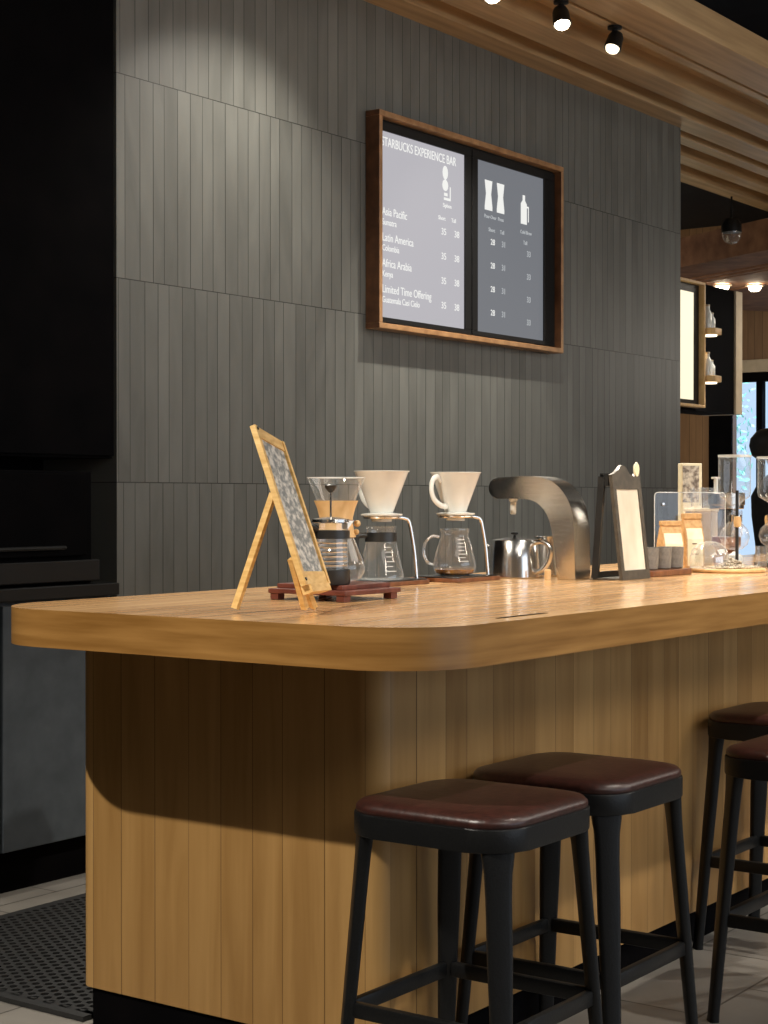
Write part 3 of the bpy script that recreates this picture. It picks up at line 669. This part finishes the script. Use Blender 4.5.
bm = B(); bmesh.ops.create_uvsphere(bm, u_segments=16, v_segments=10, radius=.009, matrix=Matrix.Translation((.035, -.043, .15))); bmesh.ops.create_uvsphere(bm, u_segments=16, v_segments=10, radius=.008, matrix=Matrix.Translation((.033, -.041, .128))); obj('bead', bm, M['pale_wood'], t)

# pour-over stations
def station(label, loc, handle_rz, coffee, rd=.079):
    """base plate, post and ring; label says which one"""
    t = thing('pour_over_stand', label, 'coffee stand', loc, 0, 'pour over stands')
    bm = B(); prism(bm, rrect(0, 0, .262, .18, .02, 5), 2, 0, .012, .002); obj('base_plate', bm, M['walnut'], t)
    bm = B(); prism(bm, rrect(.006, .006, .256, .174, .018, 5), 2, .0121, .016, .001); obj('drip_plate', bm, M['drip'], t)
    bm = B(); tube(bm, bez([(.238, .04, .014), (.232, .045, .1), (.222, .052, .17), (.214, .056, .192), (.196, .062, .199), (.175, .07, .2)], 8), .0055, 10); obj('post', bm, M['chrome'], t)
    bm = B(); tube(bm, [(.12+.052*math.cos(a/32*6.2832), .085+.052*math.sin(a/32*6.2832), .2) for a in range(32)], .0045, 8, True); obj('ring', bm, M['chrome'], t)
    return t
def cone(label, loc, rz, s=1):
    t = thing('ceramic_dripper', label, 'coffee dripper', loc, rz, 'white drippers on the stands')
    bm = B()
    lathe(bm, [(.012, -.018), (.03, -.018), (.032, .0), (.062, .001), (.063, .005), (.034, .009), (.079, .128), (.083, .131), (.083, .133), (.077, .133), (.03, .012), (.012, .008)], 48, close=True, sx=s, sy=s)
    obj('cone', bm, M['ceramic'], t)
    bm = B(); tube(bm, bez([(.068*s, 0, .105), (.085*s, 0, .118), (.105*s, 0, .108), (.112*s, 0, .08), (.1*s, 0, .05), (.07*s, 0, .03), (.042*s, 0, .026)], 6), .0062, 10, flat=1.4); obj('handle', bm, M['ceramic'], t)
    return t
S1 = (3.985, 2.86, Z); S2 = (4.322, 2.818, Z)
station('pour over stand holding the left white dripper, behind the tray', S1, 0, False)
station('pour over stand holding the right white dripper, nearer the steel tap', S2, 0, True)
cone('left white ceramic dripper on its metal ring, handle turned away', (S1[0]+.12, S1[1]+.085, Z+.205), R(70), 1.0)
cone('right white ceramic dripper on its metal ring, handle facing left', (S2[0]+.12, S2[1]+.085, Z+.205), R(170), .97)
# glass servers under the cones
def marks(parent, prof_r, zs, ang):
    bm = B()
    for i, z in enumerate(zs):
        rr = prof_r(z)+.0006
        for a0, a1 in ((ang-.25, ang+.1),) if i % 2 else ((ang-.25, ang+.25),):
            n = 6
            for k in range(n):
                p0, p1 = a0+(a1-a0)*k/n, a0+(a1-a0)*(k+1)/n
                vs = [bm.verts.new((rr*math.cos(a), rr*math.sin(a), zz)) for a, zz in ((p0, z), (p1, z), (p1, z+.002), (p0, z+.002))]; bm.faces.new(vs)
    obj('scale_marks', bm, M['white_mark'], parent)
t = thing('glass_server', 'empty conical glass server with black collar under the left dripper', 'coffee server', (S1[0]+.11, S1[1]+.08, Z+.0165), R(150), 'glass servers under the drippers')
bm = B(); lathe(bm, [(0, 0), (.062, 0), (.068, .006), (.066, .02), (.052, .08), (.043, .118), (.043, .15), (.046, .158)], 40); obj('glass_body', bm, M['glass'], t)
bm = B(); lathe(bm, [(.044, .112), (.048, .112), (.048, .139), (.044, .139)], 40, close=True); obj('collar', bm, M['plastic'], t)
bm = B(); tube(bm, bez([(.047, 0, .13), (.075, 0, .128), (.08, 0, .1), (.07, 0, .07), (.062, 0, .06)], 6), .0085, 10); obj('handle', bm, M['plastic'], t)
marks(t, lambda z: .066-(z-.02)*.25, [.025+.014*i for i in range(6)], R(95))
t = thing('glass_server', 'round glass server with a little coffee under the right dripper', 'coffee server', (S2[0]+.115, S2[1]+.085, Z+.0165), R(140), 'glass servers under the drippers')
bm = B(); lathe(bm, [(0, 0), (.045, 0), (.06, .008), (.067, .024), (.066, .04), (.055, .085), (.044, .118), (.042, .128), (.047, .14)], 40); obj('glass_body', bm, M['glass'], t)
bm = B(); lathe(bm, [(0, .0015), (.044, .0015), (.058, .009), (.063, .019), (0, .019)], 40); obj('coffee', bm, M['coffee'], t, label='thin layer of amber coffee')
bm = B(); tube(bm, bez([(.05, 0, .12), (.075, 0, .122), (.096, 0, .1), (.1, 0, .07), (.088, 0, .042), (.07, 0, .034)], 6), .0045, 10); obj('handle', bm, M['glass_thick'], t)
bm = B(); lathe(bm, [(0, .141), (.046, .141), (.046, .146), (0, .147)], 40); obj('lid', bm, M['glass'], t)
marks(t, lambda z: .066-(z-.04)*.28, [.045+.011*i for i in range(7)], R(100))

# steel tap tower: profile in the YZ plane
t = thing('water_tap', 'arched brushed steel hot water tap rising from the counter', 'tap', (4.70, 2.63, Z))
bm = B()
def arch():
    out, inn = [], []
    # outer line from the foot of the back up and over to the tip, inner line back
    o_p = bez([(-.006, 0), (-.004, .12), (.004, .2), (.03, .262), (.075, .305), (.13, .322), (.2, .323), (.305, .321)], 8)
    i_p = bez([(.31, .254), (.22, .252), (.155, .248), (.112, .225), (.088, .18), (.075, .11), (.068, 0)], 8)
    return o_p, i_p
def b2(pts, n=8): return [(p.x, p.y) for p in bez([(a, b, 0) for a, b in pts], n)]
outer = b2([(-.008, 0), (-.006, .10), (-.002, .18), (.018, .25), (.065, .303), (.13, .325), (.2, .327), (.28, .324)])
tip = [(.28+.0345*math.sin(a*math.pi/10), .2895+.0345*math.cos(a*math.pi/10)) for a in range(1, 10)]
inner = b2([(.28, .255), (.22, .255), (.16, .252), (.118, .232), (.088, .19), (.07, .11), (.058, 0)])
prism(bm, outer+tip+inner, 0, 0, .1, .003)
obj('arm', bm, M['steel'], t, 30)
bm = B(); lathe(bm, [(0, .256), (.014, .256), (.014, .25), (.01, .246), (.01, .208), (.007, .204), (0, .204)], 20, (.05, .25, 0)); obj('nozzle', bm, M['ceramic'], t)
bm = B(); lathe(bm, [(0, 0), (.011, 0), (.011, .028), (.008, .032), (0, .033)], 16, (-.02, .08, 0)); obj('valve', bm, M['pale_wood'], t)

# kettle & pitcher
t = thing('gooseneck_kettle', 'polished steel kettle with spout and lid under the tap arm', 'kettle', (4.735, 2.865, Z), R(88))
t.scale = (1.08, 1.08, .96)
bm = B(); lathe(bm, [(0, 0), (.074, 0), (.077, .003), (.074, .06), (.07, .124), (.068, .127), (.03, .133), (0, .134)], 44); obj('body', bm, M['chrome'], t)
bm = B(); lathe(bm, [(0, .133), (.005, .134), (.004, .142), (.012, .146), (.011, .152), (0, .154)], 20); obj('lid_knob', bm, M['plastic'], t)
bm = B(); tube(bm, bez([(.07, 0, .025), (.095, 0, .035), (.1, 0, .07), (.1, 0, .105), (.112, 0, .125)], 6), [.009-.0002*i for i in range(25)], 10); obj('spout', bm, M['chrome'], t)
bm = B(); tube(bm, bez([(-.07, 0, .118), (-.1, 0, .122), (-.125, 0, .1), (-.12, 0, .06), (-.1, 0, .03), (-.073, 0, .018)], 6), .0055, 10, flat=1.6); obj('handle', bm, M['chrome'], t)
t = thing('milk_pitcher', 'polished steel pitcher right of the kettle, partly behind the tap', 'pitcher', (4.90, 2.83, Z), R(-40))
bm = B(); lathe(bm, [(0, 0), (.054, 0), (.057, .004), (.054, .06), (.049, .12), (.051, .13), (.049, .13), (.047, .12), (.052, .06), (.053, .006), (0, .004)], 40); obj('body', bm, M['chrome'], t)
bm = B(); tube(bm, bez([(-.048, 0, .115), (-.075, 0, .11), (-.085, 0, .07), (-.07, 0, .03), (-.054, 0, .025)], 6), .005, 10); obj('handle', bm, M['chrome'], t)
bm = B(); prism(bm, [(.046, .13), (.066, .134), (.048, .1)], 1, -.01, .01); obj('lip', bm, M['chrome'], t)

# A-frame sign
t = thing('table_sign', 'taupe A-frame table sign with blank cream panel and wavy top', 'sign', (4.745, 2.478, Z))
w = .19; lean = .042
bm = B()
# sloping front: (x, z) profile sheared back in y
top = [(0, 0), (w, 0), (w, .31), (w-.012, .335), (w-.03, .325), (w-.06, .33), (w-.09, .352), (w-.115, .356), (.05, .335), (.03, .325), (.0, .338), (0, .3)]
def sheet(poly, y0, th, hole=None):
    A1 = [bm.verts.new((x, y0+z*lean/.36, z)) for x, z in poly]; B1 = [bm.verts.new((x, y0+th+z*lean/.36, z)) for x, z in poly]
    n = len(poly)
    for i in range(n): bm.faces.new((A1[i], A1[(i+1) % n], B1[(i+1) % n], B1[i]))
    bm.faces.new(A1[::-1]); bm.faces.new(B1)
sheet([(0, 0), (w, 0), (w, .03), (0, .03)], 0, .012)
sheet([(0, .03), (.02, .03), (.02, .285), (0, .285)], 0, .012); sheet([(w-.02, .03), (w, .03), (w, .285), (w-.02, .285)], 0, .012)
sheet([(0, .285), (w, .285), (w, .33), (w-.016, .34), (w-.04, .326), (w-.07, .335), (w-.095, .358), (w-.12, .362), (.05, .348), (.03, .34), (0, .33)], 0, .012)
obj('front_frame', bm, M['sign_metal'], t, 30)
bm = B(); sheet([(.02, .03), (w-.02, .03), (w-.02, .285), (.02, .285)], .004, .004); obj('panel', bm, M['poster'], t, 0, label='blank cream panel')
bm = B()
for x in (.004, w-.004): beam(bm, (x, .1, .004), (x, .075, .325), .012, .022, up=(0, 1, 0))
beam(bm, (.0, .1, .012), (w, .1, .012), .012, .024); beam(bm, (0, .075, .315), (w, .075, .315), .012, .04); box(bm, (0, .052, .295), (.02, .08, .33)); box(bm, (w-.02, .052, .295), (w, .08, .33))
obj('rear_frame', bm, M['plastic'], t, 0)
bm = B(); box(bm, (.0, .012, 0), (w, .1, .006), .001); obj('bottom_plate', bm, M['sign_metal'], t, 0)
bm = B(); lathe(bm, [(0, 0), (.014, 0), (.017, .004), (.014, .008), (0, .008)], 20, sy=1.5); bm.transform(Matrix.Translation((w-.02, .045, .348)) @ Matrix.Rotation(R(90), 4, 'X')); obj('oval_tab', bm, M['label'], t, label='pale oval tab')

# cup tray with three grey cups
t = thing('cup_tray', 'small red-brown wooden tray under the three grey cups', 'tray', (4.998, 2.50, Z))
bm = B(); box(bm, (0, 0, 0), (.29, .12, .02), .003); obj('board', bm, M['walnut'], t, 0)
cup = None
for k, (x, y, lab) in enumerate(((5.06, 2.558, 'leftmost of three grey stoneware cups on the small tray, a spoon in it'), (5.155, 2.558, 'middle one of three grey stoneware cups on the small tray'), (5.245, 2.558, 'rightmost of three grey stoneware cups on the small tray'))):
    bm = B(); lathe(bm, [(0, 0), (.036, 0), (.04, .004), (.0435, .068), (.0435, .072), (.041, .072), (.037, .01), (0, .006)], 32)
    c = obj('stoneware_cup', bm, M['grey_cup']) if cup is None else cup.copy()
    if cup is None: cup = c
    else: C.objects.link(c)
    c.location = (x, y, Z+.0205); tag(c, lab, 'cup', 'grey cups on the tray')
bm = B(); tube(bm, [(0, 0, 0), (-.004, 0, .05)], .002, 8); lathe(bm, [(0, 0), (.008, .006), (.011, .02), (.006, .036), (0, .04)], 16, (-.006, 0, .048), sx=.5)
o = obj('spoon', bm, M['ceramic']); o.location = (5.045, 2.575, Z+.0205+.028); tag(o, 'white spoon standing in the leftmost grey cup', 'spoon')

# paper bags
def bag(label, loc, w, d, h, rz, text_on):
    t = thing('coffee_bag', label, 'bag', loc, rz, 'kraft coffee bags')
    bm = B()
    sec = [(w, d, 0), (w, d, h*.55), (w*.98, d*.45, h*.82), (w*.97, .012, h*.9), (w*.97, .01, h)]
    rr = [[bm.verts.new((x*a/2, y*b/2, z)) for x, y in ((-1, -1), (1, -1), (1, 1), (-1, 1))] for a, b, z in sec]
    for P_, Q_ in zip(rr, rr[1:]):
        for i in range(4): bm.faces.new((P_[i], P_[(i+1) % 4], Q_[(i+1) % 4], Q_[i]))
    bm.faces.new(rr[0][::-1]); bm.faces.new(rr[-1]); obj('paper_body', bm, M['kraft'], t, 20)
    bm = B(); box(bm, (-w*.51, -.012, h*.9), (w*.51, .012, h*1.0), .003); obj('folded_top', bm, M['kraft'], t, 20)
    bm = B(); a, b = -d/2-.001, -d*.225-.001
    ww = w*.44
    vs = [bm.verts.new(c) for c in ((-ww, a, h*.08), (ww, a, h*.08), (ww, a, h*.55), (ww*.98, b, h*.8), (-ww*.98, b, h*.8), (-ww, a, h*.55))]
    bm.faces.new((vs[0], vs[1], vs[2], vs[5])); bm.faces.new((vs[5], vs[2], vs[3], vs[4])); lb = obj('label', bm, M['label'], t, 0)
    if text_on:
        bm = B()
        for k, (x0, x1) in enumerate(((-.012, .006), (-.006, .008), (-.014, .012))): box(bm, (x0, a-.0012, h*(.46-.09*k)), (x1, a-.0003, h*(.46-.09*k)+.004))
        obj('printed_lines', bm, M['walnut'], t, 0)
bag('smaller kraft coffee bag with pale label behind the grey cups', (5.425, 2.648, Z), .076, .06, .178, R(-38), False)
bag('taller kraft coffee bag with printed pale label, right of the smaller bag', (5.56, 2.632, Z), .07, .065, .203, R(-38), True)

# acrylic stand-up panel
t = thing('acrylic_screen', 'clear acrylic panel with rounded corners standing behind the coffee bags', 'acrylic panel', (5.59, 2.79, Z), R(-30))
bm = B(); prism(bm, rrect(0, 0, .31, .278, [.0, .0, .015, .015], 5), 1, 0, .004); obj('sheet', bm, M['acrylic'], t, 30)
bm = B(); pts = [(x, .002, z) for x, z in rrect(0, 0, .31, .278, [0, 0, .015, .015], 5)]; k = pts[1:]+[pts[0]]
tube(bm, k, .0016, 6); obj('polished_edge', bm, M['glass_rim'], t)
bm = B(); lathe(bm, [(0, 0), (.006, 0), (.006, .004), (0, .005)], 14); bm.transform(Matrix.Translation((.035, -.001, .235)) @ Matrix.Rotation(R(90), 4, 'X')); obj('bolt', bm, M['chrome'], t)

# round board, jar on its side, beans
BX, BY = 5.525, 2.475
bm = B(); lathe(bm, [(0, 0), (.125, 0), (.13, .004), (.13, .01), (.126, .013), (0, .013)], 48); o = obj('round_board', bm, M['pale_wood']); o.location = (BX, BY, Z)
tag(o, 'round pale wooden board with scattered beans in front of the brewers', 'board')
t = thing('glass_cloche', 'clear glass dome jar over beans on the round board', 'glass jar', (BX-.055, BY+.045, Z+.0135))
bm = B(); lathe(bm, [(.066, 0), (.067, .003), (.067, .04), (.06, .065), (.042, .084), (.02, .092), (0, .094)], 40); obj('glass_dome', bm, M['glass_thick'], t)
bm = B(); tube(bm, [(.067*math.cos(a/32*6.2832), .067*math.sin(a/32*6.2832), .002) for a in range(32)], .0018, 6, True); obj('rim', bm, M['glass_rim'], t)
bm = B()
for i in range(560):
    a = random.uniform(0, 6.28); rr = abs(random.gauss(0, .062)); 
    if rr > .12: continue
    ox = random.choice((-.03, .0, .03)); x, y = ox+rr*math.cos(a)*.9, -.01+rr*math.sin(a)*.8
    if math.hypot(x, y) > .12: continue
    z = .0175+max(0, .028-rr*.5)*random.random()*(1.2 if i % 2 else .4)
    bmesh.ops.create_uvsphere(bm, u_segments=6, v_segments=4, radius=.0056, matrix=Matrix.Translation((x, y, z)) @ Matrix.Rotation(random.uniform(0, 3), 4, 'Z') @ Matrix.Diagonal((1.4, .9, .7, 1)))
o = obj('coffee_beans', bm, M['bean']); o.location = (BX, BY, Z); o['kind'] = 'stuff'; tag(o, 'scattered pale and dark coffee beans heaped on the round board', 'beans')

# siphon brewers
def siphon(label, loc, rz, rod=True, s=1):
    t = thing('siphon_brewer', label, 'coffee siphon', loc, rz, 'siphon brewers'); t.scale = (s, s, 1)
    bm = B(); prism(bm, rrect(-.08, -.05, .06, .05, .015, 4), 2, 0, .014, .002); obj('base', bm, M['plastic'], t)
    bm = B(); tube(bm, [(-.06, 0, .012), (-.06, 0, .285)], .006, 10); obj('stand_rod', bm, M['plastic'], t)
    bm = B(); lathe(bm, [(0, 0), (.012, .002), (.014, .02), (.012, .038), (0, .04)], 16, (-.072, 0, .152)); obj('wooden_grip', bm, M['pale_wood'], t)
    bm = B(); lathe(bm, [(0, .068), (.025, .071), (.046, .088), (.054, .115), (.048, .142), (.03, .162), (.02, .172), (.02, .205)], 36  , (0, 0, 0)); obj('lower_bulb', bm, M['glass'], t)
    bm = B(); lathe(bm, [(.021, .172), (.026, .172), (.026, .196), (.021, .196)], 24, (0, 0, 0), close=True); tube(bm, [(0, 0, .184), (-.06, 0, .184)], .006, 8); obj('clamp', bm, M['chrome'], t)
    bm = B(); lathe(bm, [(.008, .12), (.008, .225), (.03, .245), (.054, .262), (.058, .28), (.058, .405), (.0585, .41)], 40  , (0, 0, 0)); u = obj('upper_chamber', bm, M['glass'], t)
    bm = B(); lathe(bm, [(.0575, .406), (.0605, .406), (.0605, .414), (.0575, .414)], 40, (0, 0, 0), close=True); obj('rim', bm, M['glass_rim'], u)
    bm = B(); lathe(bm, [(0, .016), (.026, .016), (.03, .03), (.028, .05), (.014, .056), (.006, .064), (0, .064)], 24  , (0, 0, 0)); obj('burner', bm, M['glass_rim'], t)
siphon('glass siphon brewer on a black rod with wooden grip behind the round board', (5.76, 2.555, Z), R(32))
siphon('glass siphon brewer at the right edge of the photo, largest bulb', (6.09, 2.535, Z), R(-140), s=1.18)
# canister with steel collar
t = thing('glass_canister', 'glass canister with brushed steel collar behind the siphon rod', 'canister', (6.045, 2.715, Z))
bm = B(); lathe(bm, [(0, .11), (.058, .11), (.06, .115), (.06, .21)], 36); obj('glass_body', bm, M['glass'], t)
bm = B(); lathe(bm, [(0, .215), (.062, .215), (.066, .218), (.066, .23), (.07, .232), (.07, .275), (.066, .278), (0, .278)], 36); obj('collar', bm, M['steel'], t)
bm = B(); lathe(bm, [(0, 0), (.05, 0), (.052, .03), (.04, .05), (.05, .07), (.055, .075), (.055, .109), (0, .109)], 36); obj('walnut_stand', bm, M['walnut'], t, label='walnut stand under the glass')
bm = B(); tube(bm, [(-.03, .03, .278), (-.03, .03, .33)], .008, 10); box(bm, (-.052, .02, .33), (-.01, .04, .338), .002); obj('tap_lever', bm, M['ceramic'], t)
# cream carton with flower print, box, small glasses
t = thing('picture_carton', 'tall cream carton with a faded flower print against the tiled wall edge', 'carton', (6.20, 2.93, Z), R(-40))
bm = B(); box(bm, (-.045, 0, 0), (.042, .04, .395), .003); obj('carton_body', bm, M['label'], t, 0)
bm = B(); box(bm, (-.042, -.0015, .24), (.028, -.0002, .385)); obj('print', bm, M['pic'], t, 0)
t = thing('cream_box', 'low cream box carrying small glasses in front of the picture carton', 'box', (6.12, 2.855, Z), R(-40))
bm = B(); box(bm, (-.05, -.045, 0), (.05, .04, .205), .003); obj('box_body', bm, M['cream_paint'], t, 0)
bm = B(); box(bm, (-.054, -.049, .2051), (.054, .044, .218), .003); obj('lid', bm, M['label'], t, 0)
gl = None
for k, (x, y, lab) in enumerate(((-.026, -.01, 'left small drinking glass on the cream box'), (.026, -.01, 'right small drinking glass on the cream box'))):
    if gl is None:
        bm = B(); lathe(bm, [(0, 0), (.018, 0), (.02, .004), (.023, .075), (.024, .08), (.0225, .08), (.019, .008), (0, .007)], 24); gl = obj('drinking_glass', bm, M['glass_rim']); g = gl
        gl.data.materials[0] = M['glass']
    else: g = gl.copy(); C.objects.link(g)
    a = R(-40); g.location = (6.12+x*math.cos(a)-y*math.sin(a), 2.855+x*math.sin(a)+y*math.cos(a), Z+.2185); tag(g, lab, 'glass', 'small glasses')
g = gl.copy(); C.objects.link(g); g.location = (5.92, 2.52, Z); tag(g, 'small empty drinking glass standing between the two siphons', 'glass', 'small glasses')
bm = B(); tube(bm, [(0, 0, .006), (.14, -.02, .006)], .0055, 8); lathe(bm, [(0, 0), (.018, .003), (.02, .012), (.018, .012), (0, .005)], 20, (-.015, .002, 0)); o = obj('coffee_scoop', bm, M['plastic']); o.location = (5.83, 2.36, Z)
tag(o, 'black coffee scoop lying at the right edge of the counter', 'scoop')

# ------------------------------------------------------------------ barista far behind the counter
t = thing('person', 'person with short black hair standing behind the bar at the right edge', 'person', (8.665, 3.60, 0), R(-150))
def skin(name, pts, edges, m, parent, root=0, sub=2):
    me = bpy.data.meshes.new(name); me.from_pydata([p[:3] for p in pts], edges, [])
    o = bpy.data.objects.new(name, me); C.objects.link(o)
    sk = o.modifiers.new('skin', 'SKIN'); sk.use_smooth_shade = True
    sb_ = o.modifiers.new('sub', 'SUBSURF'); sb_.levels = sub; sb_.render_levels = sub
    for i, p in enumerate(pts):
        v = me.skin_vertices[0].data[i]; v.radius = (p[3], p[4] if len(p) > 4 else p[3]); v.use_root = (i == root)
    dg = bpy.context.evaluated_depsgraph_get(); me2 = bpy.data.meshes.new_from_object(o.evaluated_get(dg))
    me2.materials.clear(); me2.materials.append(m)
    bpy.data.objects.remove(o)
    k = bpy.data.objects.new(name, me2); C.objects.link(k); k.parent = parent
    return k
pts = [(0, 0, .92, .14, .1), (0, 0, 1.08, .125, .09), (0, 0, 1.25, .14, .1), (0, 0, 1.38, .13, .085), (0, 0, 1.455, .055, .055), (0, .01, 1.5, .05, .05),
       (0, .012, 1.56, .068, .08), (0, .008, 1.63, .075, .092), (0, .0, 1.68, .055, .065)]
ed = [(i, i+1) for i in range(8)]
for s_ in (-1, 1):
    b0 = len(pts)
    pts += [(s_*.09, 0, .86, .085), (s_*.1, .01, .48, .055), (s_*.1, -.01, .1, .04), (s_*.105, .03, .045, .042, .035), (s_*.11, .13, .03, .036, .025)]
    ed += [(0, b0), (b0, b0+1), (b0+1, b0+2), (b0+2, b0+3), (b0+3, b0+4)]
    b1 = len(pts)
    pts += [(s_*.17, 0, 1.37, .055), (s_*.21, .0, 1.1, .042), (s_*.16, .2, 1.02, .032), (s_*.14, .26, 1.01, .025, .03), (s_*.135, .3, 1.0, .022, .034)]
    ed += [(3, b1), (b1, b1+1), (b1+1, b1+2), (b1+2, b1+3), (b1+3, b1+4)]
    for f_ in range(4):
        q = len(pts); fx_ = s_*.135+(f_-1.5)*.017; L_ = (.036, .042, .04, .032)[f_]
        pts += [(fx_, .325, .998, .0085), (fx_, .325+L_*.6, .985, .008), (fx_, .325+L_, .965, .007)]; ed += [(b1+4, q), (q, q+1), (q+1, q+2)]
    q = len(pts); pts += [(s_*.135-s_*.035, .29, .995, .009), (s_*.135-s_*.045, .325, .98, .008)]; ed += [(b1+3, q), (q, q+1)]
body = skin('body', pts, ed, M['skin'], t)
bm = B()
for s_ in (-1, 1): bmesh.ops.create_uvsphere(bm, u_segments=12, v_segments=8, radius=.03, matrix=Matrix.Translation((s_*.083, .0, 1.6)) @ Matrix.Diagonal((.35, .7, 1.1, 1)))
obj('ears', bm, M['skin'], body)
bm = B(); prism(bm, [(.085, 1.575), (.118, 1.568), (.1, 1.61), (.088, 1.625)], 0, -.011, .011, .003); obj('nose', bm, M['skin'], body)
bm = B(); box(bm, (-.022, .088, 1.543), (.022, .097, 1.551), .002); obj('mouth', bm, mat('lips', lin(150, 80, 74), .5), body)
for s_ in (-1, 1): bm = B(); bmesh.ops.create_uvsphere(bm, u_segments=12, v_segments=8, radius=.011, matrix=Matrix.Translation((s_*.031, .085, 1.61))); obj('eye', bm, M['hair'], body)
bm = B(); lathe(bm, [(.07, -.075), (.098, -.05), (.11, .0), (.104, .04), (.075, .08), (.04, .094), (0, .098)], 28, (0, -.022, 1.63), sy=1.15)
for v in bm.verts:
    if v.co.y > .045 and v.co.z < 1.655: v.co.y = .045
obj('hair', bm, M['hair'], t)
bm = B(); lathe(bm, [(.19, .78), (.18, .92), (.155, 1.08), (.185, 1.25), (.19, 1.36), (.14, 1.43), (.075, 1.47), (.07, 1.475)], 28, sy=.72); obj('shirt', bm, M['shirt'], t)
for s_ in (-1, 1): bm = B(); tube(bm, bez([(s_*.14, 0, 1.4), (s_*.2, 0, 1.3), (s_*.215, .0, 1.12), (s_*.19, .1, 1.055)], 5), .062, 12); obj('sleeve', bm, M['shirt'], t)
for s_ in (-1, 1): bm = B(); tube(bm, [(s_*.09, 0, .88), (s_*.1, .01, .5), (s_*.1, -.005, .1)], [.1, .078, .065], 14); obj('trouser_leg', bm, M['shirt'], t)
bm = B(); prism(bm, [(-.13, .5), (.13, .5), (.14, 1.05), (.09, 1.38), (-.09, 1.38), (-.14, 1.05)], 1, .15, .156); obj('apron', bm, M['apron'], t, 0)
